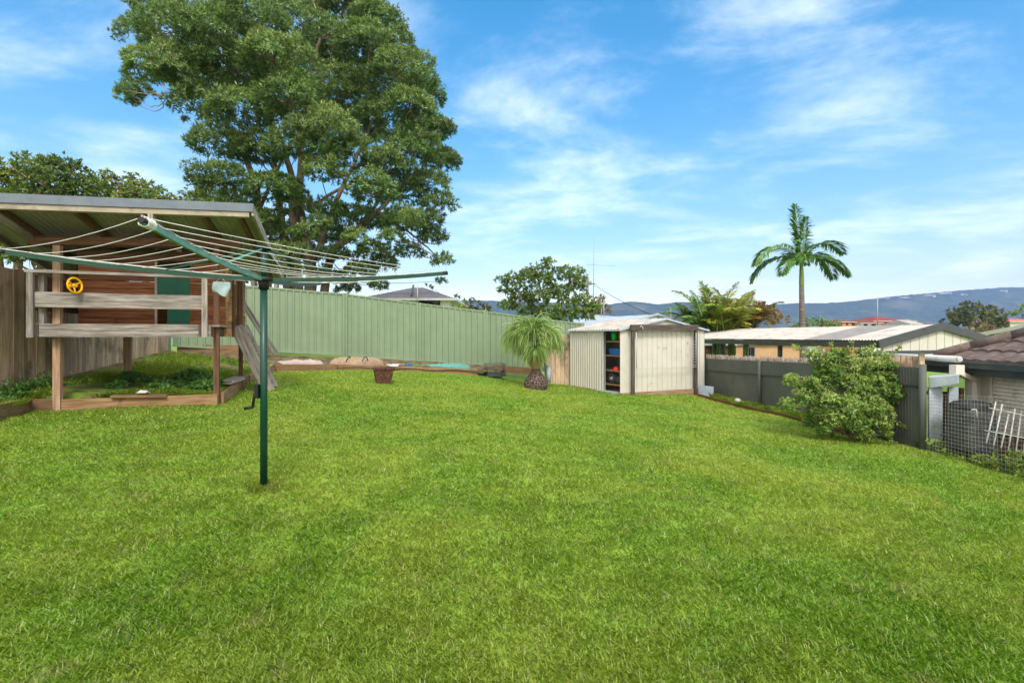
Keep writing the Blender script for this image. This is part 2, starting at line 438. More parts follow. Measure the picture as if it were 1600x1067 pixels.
XX, YY = np.meshgrid(xs, ys); ZZ = GH(XX, YY)
def gridmesh(name, X, Y, Z, material, kind='structure', parent=None, smooth=True):
    ny, nx = X.shape
    me = bpy.data.meshes.new(name)
    idx = np.arange(nx*ny).reshape(ny, nx)
    q = np.stack([idx[:-1, :-1], idx[:-1, 1:], idx[1:, 1:], idx[1:, :-1]], -1).reshape(-1, 4)
    me.vertices.add(nx*ny); me.vertices.foreach_set('co', np.stack([X, Y, Z], -1).astype(np.float32).ravel())
    me.loops.add(len(q)*4); me.loops.foreach_set('vertex_index', q.astype(np.int32).ravel())
    me.polygons.add(len(q)); me.polygons.foreach_set('loop_start', np.arange(0, len(q)*4, 4, dtype=np.int32))
    me.polygons.foreach_set('loop_total', np.full(len(q), 4, np.int32))
    me.polygons.foreach_set('use_smooth', np.full(len(q), smooth)); me.update(calc_edges=True)
    o = link(name, me, material, parent)
    if kind: o['kind'] = kind
    return o
gridmesh('ground', XX, YY, ZZ, M['turf'])

# raised garden bed soil
Lf = [(-6.85, 5.4, -.88), (-7.40, 7.2, -.80), (-7.6, 8.0, -.76), (-8.1, 10.2, -.60), (-8.75, 13.0, -.36)]
Rf = [(-5.95, 5.6, -.93), (-6.93, 7.42, -.93), (-4.69, 8.16, -.95), (-5.40, 10.4, -.84), (-6.1, 13.12, -.78)]
def polyl(pl, t):
    pl = np.array(pl); i = min(int(t), len(pl)-2); f = t-i
    return pl[i]*(1-f)+pl[i+1]*f
Lf2, Rf2 = np.array(Lf), np.array(Rf)
tv = np.linspace(0, 4, 70); sv = np.linspace(0, 1, 40)
BX = np.zeros((70, 40)); BY = BX.copy(); BZ = BX.copy()
for j, t in enumerate(tv):
    a, b = polyl(Lf, t), polyl(Rf, t)
    for i, s_ in enumerate(sv):
        q = a*(1-s_)+b*s_
        BX[j, i], BY[j, i] = q[0], q[1]
        BZ[j, i] = E+q[2]+.025*math.sin(q[0]*3+q[1]*2)*math.sin(q[1]*2.7)*min(1, 6*s_*(1-s_))
gridmesh('soil', BX, BY, BZ, M['soil'])
# strip of bed along the back fence
def fence_y(x): return 16.57+.38*x
K0 = [(-8.86, 13.2, -.36), (-6.77, 14.0, -.52), (-4.79, 14.75, -.62), (-2.81, 15.5, -.74), (-.83, 16.25, -.93), (-.2, 16.5, -1.05)]
K1 = [(-6.1, 13.12, -.80), (-5.6, 13.32, -.80), (-4.5, 13.72, -.84), (-2.9, 14.5, -.93), (-1.02, 15.25, -1.04), (-.4, 15.6, -1.12)]
BX = np.zeros((60, 14)); BY = BX.copy(); BZ = BX.copy()
for j, t in enumerate(np.linspace(0, 5, 60)):
    a, b = polyl(K0, t), polyl(K1, t)
    for i, s_ in enumerate(np.linspace(0, 1, 14)):
        q = a*(1-s_)+b*s_
        BX[j, i], BY[j, i], BZ[j, i] = q[0], q[1], E+q[2]+.02*math.sin(q[0]*5+i)*math.sin(i*1.3)
gridmesh('back_soil', BX, BY, BZ+.002, mat('dry_soil', [(.3, '#3a2e20'), (.55, '#65543c'), (.7, '#80705a')], scale=5, detail=8, rough=.95, bump=.02, stain='#56702a', stain_scale=2.5, stain_rng=(.56, .66)))

# hills
hx = np.linspace(-2850, 2850, 280); hy = np.linspace(1750, 2700, 60)
HXg, HYg = np.meshgrid(hx, hy)
sky_px = np.array([-400, 0, 600, 770, 950, 985, 1030, 1060, 1130, 1200, 1240, 1290, 1340, 1400, 1500, 1560, 1600, 1800, 2400])
sky_py = np.array([466, 468, 470, 470, 476, 471, 476, 472, 475, 477, 474, 474, 470, 463, 454, 450, 449, 446, 450])
pxs = HX+HXg/2400*F
crest = (HY-np.interp(pxs, sky_px, sky_py))/F*2400
prof = sstep(HYg, 1750, 2400)**1.3
fbm = np.zeros_like(HXg)
for o_ in range(6):
    f_ = .0035*1.9**o_; a1, a2 = rng.uniform(0, 6, 2)
    fbm += .5**o_*np.sin(HXg*f_+a1+.8*np.sin(HYg*f_*1.3+a2))*np.cos(HYg*f_*.8+a2)
HZ = E+crest*prof*(1+.10*fbm*(1-prof))+rng.normal(0, 1.1, HXg.shape)*prof-8*(1-prof)
HZ[HYg > 2430] = np.minimum(HZ[HYg > 2430], E+crest[HYg > 2430]*.97)
hills = gridmesh('hills', HXg, HYg, HZ, M['forest'])
# pale cliff faces near the top of the escarpment
cl = MB()
for x, y, w, h in ((1387, 465, 6, 3), (1421, 465, 5, 3), (1459, 462, 6, 4), (1485, 458, 6, 3), (1509, 461, 10, 4), (1572, 455, 6, 3)):
    c = P(x, y, 2285); k = 2285/F
    pts = [c+np.array([w*k*.6*math.cos(a)*random.uniform(.7, 1.1), 8*math.cos(a*2), h*k*.6*math.sin(a)*random.uniform(.6, 1.1)]) for a in np.linspace(0, 2*math.pi, 10)[:-1]]
    n0 = len(cl.v); back = [q+np.array([0, 60, 0]) for q in pts]
    cl.poly(pts); cl.poly(back[::-1])
    for i in range(9): cl.poly([pts[i], back[i], back[(i+1) % 9], pts[(i+1) % 9]])
o = cl.build('cliffs', M['cliff']); o['kind'] = 'structure'

# ------------------------------------------------------------------ grass
def blades(name, x, y, z, L, W, rnd, material, lean=.9, kind='stuff', parent=None):
    n = len(x)
    az = rng.uniform(0, 2*math.pi, n); ln = rng.uniform(.25, 1.0, n)*lean
    d = np.stack([np.cos(az)*np.sin(ln), np.sin(az)*np.sin(ln), np.cos(ln)], -1)
    d2 = norm(d+np.stack([np.cos(az), np.sin(az), -.3*np.ones(n)], -1)*.55)
    side = np.stack([-np.sin(az), np.cos(az), np.zeros(n)], -1)
    tw = rng.uniform(-.6, .6, n)[:, None]; side = norm(side+tw*d)
    b = np.stack([x, y, z], -1)
    m = b+d*(L*.55)[:, None]; t = m+d2*(L*.5)[:, None]
    s = side*W[:, None]/2
    V = np.empty((n, 5, 3)); V[:, 0] = b-s; V[:, 1] = b+s; V[:, 2] = m+s*.9; V[:, 3] = t; V[:, 4] = m-s*.9
    o = fast(name, V.reshape(-1, 3), 5, rnd, material, parent)
    if kind: o['kind'] = kind
    return o
def in_view(x, y): return (np.abs(x) < 1.08*y+1.0)
N = 1900000
yy = 1.5+15.5*rng.random(N)**1.75
wid = 1.08*yy+2.0
xx = rng.uniform(-1, 1, N)*wid
keep = (xx > -7.3) & (xx < 6.25) & (yy < fence_y(xx)-1.0) & (rng.random(N) < .62)
xx, yy = xx[keep], yy[keep]
Ld = (np.interp(yy, [1.5, 4, 9, 17], [.044, .040, .040, .046]))*rng.uniform(.55, 1.35, len(xx))
tuft = np.sin(xx*5.1+np.sin(yy*4.3)*1.6)*np.sin(yy*5.7+np.sin(xx*3.7)*1.9)
tuft2 = np.sin(xx*14+np.sin(yy*11)*2)*np.sin(yy*13+np.sin(xx*12)*2)
Ld *= 1+.18*tuft+.18*tuft2
Wd = np.interp(yy, [1.5, 4, 9, 17], [.0042, .0044, .0068, .011])*rng.uniform(.7, 1.25, len(xx))
rr = np.clip(rng.beta(1.4, 1.6, len(xx))*.95+.06*tuft2, 0, .96); rr[rng.random(len(xx)) < .035] = 1
g = blades('grass', xx, yy, GH(xx, yy)-.004, Ld, Wd, rr, M['grass'], lean=1.15)
tag(g, 'short mown green lawn grass covering the whole yard', 'grass')
# grass in the raised bed and the weed strips
def bedpt(n, smin=0, smax=1, tmin=0, tmax=4):
    t = rng.uniform(tmin, tmax, n); s_ = rng.uniform(smin, smax, n)
    i = np.minimum(t.astype(int), 3); f = (t-i)[:, None]
    a = Lf2[i]*(1-f)+Lf2[i+1]*f; b = Rf2[i]*(1-f)+Rf2[i+1]*f
    return a*(1-s_)[:, None]+b*s_[:, None]
p = bedpt(60000, .12, 1)
m_ = (np.sin(p[:, 0]*2.3+1)*np.sin(p[:, 1]*1.7+.5)+.3*np.sin(p[:, 0]*7)*np.sin(p[:, 1]*6)) > rng.uniform(-.55, .35, len(p))
p = p[m_]
g = blades('bed_grass', p[:, 0], p[:, 1], p[:, 2]+E-.01, rng.uniform(.05, .11, len(p)), np.full(len(p), .009), rng.beta(2, 2, len(p))*.9, M['grass'], .9)
g.name = 'bed_grass'; tag(g, 'patchy weedy grass growing in the raised bed under the playhouse', 'grass')
# lush strip at the grey fence and along the wire fence
def strip(n, pts, w, jit=.0):
    pts = np.array(pts); t = rng.uniform(0, len(pts)-1.001, n); i = t.astype(int); f = (t-i)[:, None]
    c = pts[i]*(1-f)+pts[i+1]*f
    return c[:, 0]+rng.uniform(-w, w, n), c[:, 1]+rng.uniform(-.1, .1, n)
sx, sy = strip(15000, [(5.85, 14.6), (5.95, 11.2), (6.05, 9)], .17)
g = blades('weeds', sx, sy, GH(sx, sy), rng.uniform(.08, .24, len(sx))*(.6+.4*np.sin(sy*3.1)**2), np.full(len(sx), .012), rng.beta(3, 2, len(sx))*.95, M['grass'], .8)
tag(g, 'lush bright weeds in the narrow strip below the dark grey fence', 'weeds')

# ------------------------------------------------------------------ rotary clothesline
hubx, huby = -2.23, 4.6
gz = float(GH(hubx, huby))
cl_ = empty('rotary_clothesline', (hubx, huby, gz), 'tall dark green rotary clothesline with four arms and white cord standing on the lawn', 'clothesline')
mb = MB(); mb.tube([(hubx, huby, gz-.05), (hubx, huby, E+.50)], .031, 20); mb.tube([(hubx, huby, E+.50), (hubx, huby, E+.80)], .026, 16)
mb.build('pole', M['hoistgreen'], cl_)
mb = MB(); mb.lathe((hubx, huby, gz-.02), [(.05, 0), (.05, .03), (.04, .05), (.037, .05)], 18); mb.build('ground_collar', M['black'], cl_)
mb = MB(); mb.tube([(hubx, huby, E+.42), (hubx, huby, E+.53)], .043, 16); mb.lathe((hubx, huby, E+.49), [(.03, 0), (.075, .0), (.075, .035), (.03, .035)], 12)
hub_o = mb.build('hub', M['black'], cl_)
mb = MB(); mb.lathe((hubx, huby, E+.775), [(.03, 0), (.06, 0), (.06, .022), (.03, .03)], 12); mb.tube([(hubx, huby, E+.8), (hubx, huby, E+.815)], .028, 12)
mb.build('top_cap', M['black'], cl_)
h0 = .647
T = [P(0, 393, h0*800/(525-393)), P(222, 345, h0*800/(525-345)), P(697, 427, h0*800/(525-427))]
T.append(np.array([2*hubx-T[1][0], 2*huby-T[1][1], E+h0]))
order = [0, 1, 2, 3]
attach = [.30, .30, .30, .30]
HUBP = np.array([hubx, huby, E+.507])
def arm_pt(i, s_):
    b, t = HUBP, T[i]
    q = b+(t-b)*s_; q[2] = b[2]+(t[2]-b[2])*(.25*s_+.75*s_*s_)
    return q
fr = []
for i in range(4):
    mb = MB()
    pts = [arm_pt(i, s_) for s_ in np.linspace(.02, 1, 9)]
    for a, b in zip(pts[:-1], pts[1:]):
        k = 1-.35*len(fr)/9; mb.bar(a, b, .022, .036, rnd=.5)
    arm = mb.build('arm', M['palegreen'] if i == 1 else M['hoistgreen'], cl_)
    tp = MB(); d = (T[i]-HUBP); d /= np.linalg.norm(d)
    tp.tube([T[i]-d*.03, T[i]+d*.015], .019, 10); tp.build('end_cap', M['black'], arm)
    # cord guides
    for s_ in np.linspace(.3, 1, 8):
        cg = MB(); q = arm_pt(i, s_); cg.tube([q+np.array([0, 0, .01]), q+np.array([0, 0, .032])], .007, 6); cg.build('cord_guide', M['galv'], arm)
    mb = MB(); q = arm_pt(i, .42); mb.tube([(hubx, huby, E+.785), q+np.array([0, 0, .01])], .0095, 8)
    mb.build('strut', M['palegreen'] if i == 1 else M['hoistgreen'], cl_)
mb = MB()
for s_ in np.linspace(.3, 1, 8):
    for i in range(4):
        a, b = arm_pt(i, s_), arm_pt((i+1) % 4, s_)
        a = a+np.array([0, 0, .02]); b = b+np.array([0, 0, .02])
        L = np.linalg.norm(b-a); sag = .015*L*(1+.5*math.sin(i*3+s_*9))
        mb.tube([a+(b-a)*t-np.array([0, 0, sag*4*t*(1-t)]) for t in np.linspace(0, 1, 9)], .0024, 5, rnd=.5)
# cord wound round the near arm end and running back along the arms
for i in (1,):
    d = norm(T[i]-HUBP)
    for k in range(7):
        c = T[i]-d*(.015+.012*k)
        u = norm(np.cross(d, (0, 0, 1.))); w = np.cross(d, u)
        mb.tube([c+.030*(math.cos(a)*u+math.sin(a)*w)+d*.006*math.sin(a*2) for a in np.linspace(0, 6.3, 9)], .003, 5)
for i in range(4):
    mb.tube([arm_pt(i, s_)+np.array([.012, 0, .024]) for s_ in np.linspace(.1, 1, 8)], .0022, 5)
mb.tube([(hubx+.02, huby+.03, E+.78), arm_pt(3, .42)+np.array([0, 0, .02])], .0035, 5)
mb.build('washing_cord', M['cord'], cl_)
n = 900; a = rng.uniform(0, 6.283, n); q = .055+np.abs(rng.normal(0, .06, n)); x_ = hubx+q*np.cos(a); y_ = huby+q*np.sin(a)
g = blades('long_grass', x_, y_, GH(x_, y_)-.004, rng.uniform(.04, .085, n), np.full(n, .005), rng.beta(2, 2, n), M['grass'], 1.1)
tag(g, 'longer uncut grass round the foot of the clothesline pole', 'grass')
# crank
cz = E-(602-525)/800*4.6; cz2 = E-(632-525)/800*4.6
mb = MB(); mb.bar((hubx-.045, huby-.02, cz+.01), (hubx-.045, huby-.02, cz2+.06), .03, .05, (0, 1, 0))
mb.tube([(hubx-.06, huby-.02, cz), (hubx-.085, huby-.03, cz2-.02)], [.014, .012], 8)
ck = mb.build('crank', M['black'], cl_)
mb = MB(); mb.tube([(hubx-.075, huby-.03, cz2-.012), (hubx-.15, huby-.05, cz2-.03)], .014, 10); mb.build('crank_grip', M['black'], ck)
# peg bag hanging on the cord
pb = P(345, 441, 5.0)
eb = empty('peg_bag', pb, 'grey blue cloth peg bag hanging from the cord in front of the playhouse post', 'peg bag')
mb = MB()
def bag(u, v):
    a = u*2*math.pi; w = (.075+.012*math.sin(a*3+v*4))*(1-.2*v**2)
    return pb+np.array([math.cos(a)*w*1.1, math.sin(a)*w*.6, -.115*v+.015*math.sin(a*2)*v-.02*math.cos(a)*v])
mb.grid(bag, np.linspace(0, 1, 22), np.linspace(0, 1, 9)); mb.poly([bag(u, 1) for u in np.linspace(0, 1, 22)[:-1]])
mb.build('bag', mat('peg_bag_cloth', [(.3, '#8ea3a6'), (.7, '#a9bcbf')], scale=12, rough=.8, bump=.006), eb)
mb = MB(); mb.tube([pb+np.array([-.05, 0, 0]), pb+np.array([0, 0, .045]), pb+np.array([.05, 0, 0])], .004, 6); mb.build('hook', M['galv'], eb)

# ------------------------------------------------------------------ playhouse
U = np.array([.934, .358]); Vv = np.array([-.287, .958]); O2 = np.array([-6.55, 7.41])
def Q(a, b, z):
    q = O2+a*U+b*Vv
    return np.array([q[0], q[1], E+z])
def qbox(mb, a0, a1, b0, b1, z0, z1, rnd=None):
    mb.hexa([Q(a0, b0, z0), Q(a1, b0, z0), Q(a1, b1, z0), Q(a0, b1, z0), Q(a0, b0, z1), Q(a1, b0, z1), Q(a1, b1, z1), Q(a0, b1, z1)], rnd)
def zr(b): return 1.865-.215*(b+.84)
ph = empty('playhouse', Q(1, 1, -1.0), 'raised timber playhouse with red board walls and grey skillion roof on posts', 'playhouse')
for a, b, zb, zt, w in ((0, 0, -1.14, zr(0)-.38, .075), (2.01, 0, -1.16, zr(0)-.27, .065), (.12, 2.0, -.9, .06, .085), (2.03, 1.62, -1.06, zr(1.6)-.16, .055)):
    mb = MB(); qbox(mb, a-w*.8, a+w*.35, b-w*.6, b+w*.5, zb, zt); mb.build('post', M['postwood'] if w > .06 and a < 1 else M['brownwood'], ph)
mb = MB()
nb = 18
for i in range(nb):
    a0 = -.21+i*(2.29/nb); qbox(mb, a0, a0+2.29/nb-.006, -.14, .62, .145, .17)
mb.build('deck_boards', M['greywood'], ph)
mb = MB(); qbox(mb, -.21, 1.96, -.20, -.16, -.012, .176); mb.build('deck_fascia', M['greywood'], ph)
mb = MB()
qbox(mb, -.20, -.16, -.12, 2.0, -.01, .14); qbox(mb, 1.93, 1.98, -.12, 2.1, -.01, .14); qbox(mb, -.16, 1.93, 2.02, 2.08, -.01, .14)
for a in (.2, .8, 1.4): qbox(mb, a, a+.045, -.15, 2.0, .02, .14)
mb.build('joists', M['brownwood'], ph)
for a0, a1, z0, z1, b0 in ((-.22, 1.90, .405, .62, -.205), (-.28, 2.0, .885, .925, -.25)):
    mb = MB(); qbox(mb, a0, a1, b0, b0+(.035 if z1 < .8 else .12), z0, z1); mb.build('railing_board', M['greywood'], ph)
for a in (-.26, 1.85):
    mb = MB(); qbox(mb, a, a+.075, -.245, -.207, -.02, .884); mb.build('railing_post', M['greywood'], ph)
mb = MB(); qbox(mb, -.19, -.12, -.12, -.04, .17, .884); mb.build('railing_post', M['greywood'], ph)
mb = MB(); qbox(mb, -.23, -.195, -.1, 1.9, .66, .86); mb.build('railing_board', M['brownwood'], ph)
mb = MB(); qbox(mb, -.23, -.195, -.1, 1.9, .36, .5); mb.build('railing_board', M['brownwood'], ph)
for a0 in (-.185, 1.80):  # shaded gaps at the rail ends, put in as dark strips
    mb = MB(); qbox(mb, a0, a0+.045, -.212, -.204, -.008, .172); mb.build('gap_strip', M['blackwood'], ph)
# front wall in horizontal boards with the doorway
b0 = .52
mb = MB(); z = .165
while z < zr(b0)-.26:
    h = .118; top = min(z+h-.009, zr(b0)-.24)
    for a0, a1 in ((0, 1.02), (1.49, 2.0)):
        if a0 == 0 or z < 9: qbox(mb, a0, a1, b0+random.uniform(0, .006), b0+.03, z, top)
    z += h
mb.build('front_wall', M['redwood'], ph)
for bb0, bb1 in ((b0+.03, 1.02), (1.42, 2.1)):
    mb = MB(); z = .0
    while z < zr(b0)-.1:
        h = .13
        top = min(z+h-.004, zr(bb1)-.15)
        if top > z+.02: qbox(mb, 1.965, 2.0+random.uniform(0, .01), bb0, bb1, z-.004, top)
        z += h
    mb.build('side_wall', M['logwood'], ph)
mb = MB()
qbox(mb, 0, .03, b0+.03, 2.1, .15, zr(2.1)-.22); qbox(mb, 0, 2.0, 2.1, 2.13, 0, zr(2.13)-.22)
mb.build('rear_wall', M['redwood'], ph)
mb = MB(); qbox(mb, 1.17, 1.49, b0+.004, b0+.026, .165, .62); qbox(mb, 1.035, 1.49, b0+.004, b0+.026, .62, 1.11)
dr = mb.build('door', M['doorgreen'], ph)
mb = MB(); qbox(mb, 1.18, 1.46, b0+.05, b0+.07, .60, .66); mb.build('door_rail', M['whitetrim'], dr)
mb = MB(); qbox(mb, 1.0, 1.035, b0-.012, b0-.001, .165, 1.44); mb.build('door_trim', M['whitetrim'], ph)
def rp(a, b, dz): return Q(a, b, zr(b)+dz+.046*(a-2.64))
def rbox(a0, a1, b0_, b1_, d0, d1):
    mb = MB(); mb.hexa([rp(a0, b0_, d0), rp(a1, b0_, d0), rp(a1, b1_, d0), rp(a0, b1_, d0), rp(a0, b0_, d1), rp(a1, b0_, d1), rp(a1, b1_, d1), rp(a0, b1_, d1)]); return mb
rbox(.0, 2.0, b0-.05, b0-.002, -.30, -.135).build('header_beam', M['brownwood'], ph)
rbox(-.35, 2.35, -.045, .045, -.255, -.135).build('header_beam', M['brownwood'], ph)
for bb in (.98, 1.40):
    mb = MB(); qbox(mb, 2.012, 2.04, bb, bb+.06, -.02, zr(bb)-.2); mb.build('door_trim', M['brownwood'], ph)
# roof
A0, A1, B0_, B1_ = -.86, 2.64, -.84, 2.3
rf = MB()
def rp(a, b, dz): return Q(a, b, zr(b)+dz+.046*(a-2.64))
rf.sheet(rp(A0, B0_, 0), rp(A1, B0_, 0), rp(A1, B1_, 0), rp(A0, B1_, 0), .076, [(0, 0), (.25, .007), (.5, .01), (.75, .007)])
roof = rf.build('roof_sheet', M['underside'], ph)
mb = MB()
mb.hexa([rp(A0-.02, B0_-.03, -.045), rp(A1+.03, B0_-.03, -.045), rp(A1+.03, B0_-.012, -.045), rp(A0-.02, B0_-.012, -.045),
         rp(A0-.02, B0_-.03, .075), rp(A1+.03, B0_-.03, .075), rp(A1+.03, B0_-.012, .075), rp(A0-.02, B0_-.012, .075)])
mb.hexa([rp(A0-.02, B0_-.012, .06), rp(A1+.03, B0_-.012, .06), rp(A1+.03, B0_+.13, .06), rp(A0-.02, B0_+.13, .06),
         rp(A0-.02, B0_-.012, .074), rp(A1+.03, B0_-.012, .074), rp(A1+.03, B0_+.13, .074), rp(A0-.02, B0_+.13, .074)])
mb.build('roof_flashing', M['steelgrey'], ph)
mb = MB(); mb.hexa([rp(A0, B0_-.01, -.115), rp(A1-.03, B0_-.01, -.115), rp(A1-.03, B0_+.035, -.115), rp(A0, B0_+.035, -.115),
         rp(A0, B0_-.01, -.046), rp(A1-.03, B0_-.01, -.046), rp(A1-.03, B0_+.035, -.046), rp(A0, B0_+.035, -.046)])
mb.build('roof_fascia', M['whitetrim'], ph)
for aa in (A0-.005, A1):
    mb = MB(); mb.hexa([rp(aa, B0_, -.09), rp(aa+.035, B0_, -.09), rp(aa+.035, B1_, -.09), rp(aa, B1_, -.09),
                       rp(aa, B0_, .05), rp(aa+.035, B0_, .05), rp(aa+.035, B1_, .05), rp(aa, B1_, .05)])
    mb.build('barge_board', M['greywood'], ph)
for aa in (-.33, .5, 1.2, 1.98, 2.45):
    mb = MB(); dz = -.02
    mb.hexa([rp(aa, B0_+.04, -.13), rp(aa+.045, B0_+.04, -.13), rp(aa+.045, B1_, -.10), rp(aa, B1_, -.10),
             rp(aa, B0_+.04, -.012), rp(aa+.045, B0_+.04, -.012), rp(aa+.045, B1_, -.012), rp(aa, B1_, -.012)])
    mb.build('rafter', M['brownwood'], ph)
for aa in (-.34, 1.36):
    mb = MB(); mb.hexa([rp(aa, B0_-.02, -.20), rp(aa+.06, B0_-.02, -.20), rp(aa+.06, B0_+1.2, -.20), rp(aa, B0_+1.2, -.20),
             rp(aa, B0_-.02, -.118), rp(aa+.06, B0_-.02, -.118), rp(aa+.06, B0_+1.2, -.132), rp(aa, B0_+1.2, -.132)])
    mb.build('rafter', M['greywood'], ph)
# steering wheel
wc = P(117, 446, 7.22)
sw = MB(); ax = norm(np.array([1, -.12, .10])); u = norm(np.cross(ax, (0, 0, 1.))); w = np.cross(ax, u)
sw.tube([wc+.105*(math.cos(a)*u+math.sin(a)*w) for a in np.linspace(0, 2*math.pi, 25)], .014, 8, cap=False)
for a in (1.57, 3.67, 5.76): sw.tube([wc-ax*.02, wc+.1*(math.cos(a)*u+math.sin(a)*w)], .012, 6)
sw.tube([wc-ax*.10, wc+ax*.015], .03, 10)
sw.build('steering_wheel', M['yellow'], ph)
# ladder at the right side
t0, b0_ = P(371, 514, 9.30), P(419, 608, 9.62)
mb = MB()
off = np.array([Vv[0], Vv[1], 0])*.48
d = norm(b0_-t0)
for o_ in (np.zeros(3), off): mb.bar(t0+o_-d*.05, b0_+o_+d*.05, .035, .21, (0, 0, 1))
lad = mb.build('ladder', M['greywood'], ph)
for k in range(6):
    q = t0+(b0_-t0)*(.08+.16*k)
    mb = MB(); mb.bar(q+off*.05, q+off*.95, .15, .03); mb.build('tread', M['greywood'], lad)
mb = MB(); mb.bar(P(364, 450, 9.75), P(431, 553, 10.15), .035, .10); mb.build('handrail', M['greywood'], lad)

# ------------------------------------------------------------------ garden bed sleepers
def sleeper(a, b, h=.17, w=.05, label=None, group='timber sleepers edging the garden bed'):
    a, b = np.array(a, float), np.array(b, float)
    e = empty('sleeper', (a+b)/2, label, 'sleeper', group)
    mb = MB(); k = np.array([0, 0, h/2-.02])
    mb.bar(a+k, b+k, w, h+.04); o = mb.build('board', M['sleeper'], e, bevel=.004)
    return e
def one(name, mb, material, label, cat, group=None, bevel=0):
    o = mb.build(name, material, None, bevel); return tag(o, label, cat, group)
def sl(p, q, label, h=.17, w=.05):
    mb = MB(); a, b = np.array(p, float), np.array(q, float); k = np.array([0, 0, h/2-.03]); mb.bar(a+k, b+k, w, h+.06)
    return one('sleeper', mb, M['sleeper'], label, 'sleeper', 'timber sleepers edging the garden beds', .004)
sl(P(-60, 672, 5.35), P(44, 643, 7.35), 'timber sleeper running out of the picture at the lower left of the raised bed', .19)
mb = MB(); mb.bar((-5.76, 5.33, E-1.08), (-6.95, 5.2, E-1.0), .05, .34); one('sleeper', mb, M['sleeper'], 'sleeper closing the near end of the raised bed against the timber fence', 'sleeper', 'timber sleepers edging the garden beds', .004)
sl(P(45, 642, 7.37), P(91, 641, 7.40), 'short timber sleeper between the bed corner and the left playhouse post', .17)
sl(P(95, 642.5, 7.42), P(340, 632.5, 8.08), 'long timber sleeper between the two front posts of the playhouse', .17)
sl(P(347, 629, 8.2), P(386, 599, 10.3), 'timber sleeper running back from the right playhouse post to the ladder foot', .16)
sl(P(389, 597, 10.5), P(428, 578, 13.0), 'timber sleeper behind the ladder leading to the back bed', .15)
sl(P(430, 578.5, 13.1), P(527, 578, 13.65), 'sleeper in front of the pale sheet along the back bed', .15)
sl(P(528, 578, 13.7), P(615, 580.5, 14.35), 'sleeper in front of the tan canvas bundle', .15)
sl(P(617, 580.5, 14.4), P(746, 585, 15.35), 'sleeper in front of the teal cloth at the end of the back bed', .15)
sl(P(277, 549, 13.35), P(420, 551, 13.9), 'sleeper against the foot of the green fence behind the playhouse', .19)
sl(P(765, 577, 16.3), P(835, 583, 16.7), 'sleeper under the green fence behind the ponytail palm', .16)
sl(P(105, 632, 7.9), P(172, 605, 9.0), 'thin half buried timber inside the bed behind the left playhouse post', .05, .04)
def plank(name, a, b, w, h, m, label, cat):
    mb = MB(); mb.bar(a, b, w, h); return one(name, mb, m, label, cat, None, .003)
plank('plank', P(175, 619, 7.62), P(262, 618, 7.86), .16, .035, M['sleeper'], 'loose short plank lying on the front sleeper of the raised bed', 'plank')
mb = MB(); mb.grid(lambda u, v: P(212+16*u, 615-4*math.sin(u*3.1)*math.sin(v*3.1), 7.7)+np.array([0, .1*v, .01+.02*math.sin(u*7)*math.sin(v*5)]), np.linspace(0, 1, 8), np.linspace(0, 1, 6))
one('cloth_scrap', mb, M['white'], 'small crumpled pale scrap lying on the loose plank', 'cloth')
plank('plank', P(352, 598, 8.9), P(374, 590, 9.5), .22, .06, M['greywood'], 'short grey plank laid across the sleeper beside the right playhouse post', 'plank')

# ------------------------------------------------------------------ paling fence on the left
pf = empty('paling_fence', (-7.6, 9, E-.8), 'tall weathered timber paling fence behind the playhouse on the left', 'fence')
fp = [(-5.95, 1.6), (-7.4, 7.4), (-8.80, 13.1)]
mb = MB(); 
def fl(t):  # t metres from start
    a = np.array(fp[0]); 
    for q in fp[1:]:
        q = np.array(q); L = np.linalg.norm(q-a)
        if t <= L: return a+(q-a)*t/L, norm(q-a)
        t -= L; a = q
    return a, norm(np.array(fp[2])-np.array(fp[1]))
t = 0
while t < 11.8:
    c, d = fl(t+.05); n_ = np.array([-d[1], d[0]])
    zb = np.interp(c[1], [1.6, 4, 7.4, 13.1], [-1.25, -1.0, -.80, -.38]); zt = np.interp(c[1], [4, 7.4, 13.1], [.98, 1.0, 1.18])+random.uniform(-.012, .012)
    if t > 0: zb -= .05
    w_ = .098+random.uniform(-.004, .004); o_ = n_*random.choice([0, .012])
    a = c-d*w_/2+o_; b = c+d*w_/2+o_
    th = n_*.014
    mb.hexa([(*(a-th), E+zb), (*(b-th), E+zb), (*(b+th), E+zb), (*(a+th), E+zb), (*(a-th), E+zt), (*(b-th), E+zt), (*(b+th), E+zt), (*(a+th), E+zt)])
    t += .104
mb.build('palings', M['palingwood'], pf)
for z_ in (-.25, .75):
    mb = MB()
    for q0, q1 in zip(fp[:-1], fp[1:]):
        mb.bar((q0[0]-.06, q0[1], E+z_), (q1[0]-.06, q1[1], E+z_+.1), .04, .08)
    mb.build('rail', M['brownwood'], pf)
mb = MB(); mb.bar((-8.83, 13.14, E-.5), (-8.83, 13.14, E+1.2), .1, .1); one('fence_post', mb, M['fencegreen'], 'pale green post where the timber fence meets the green fence', 'post')

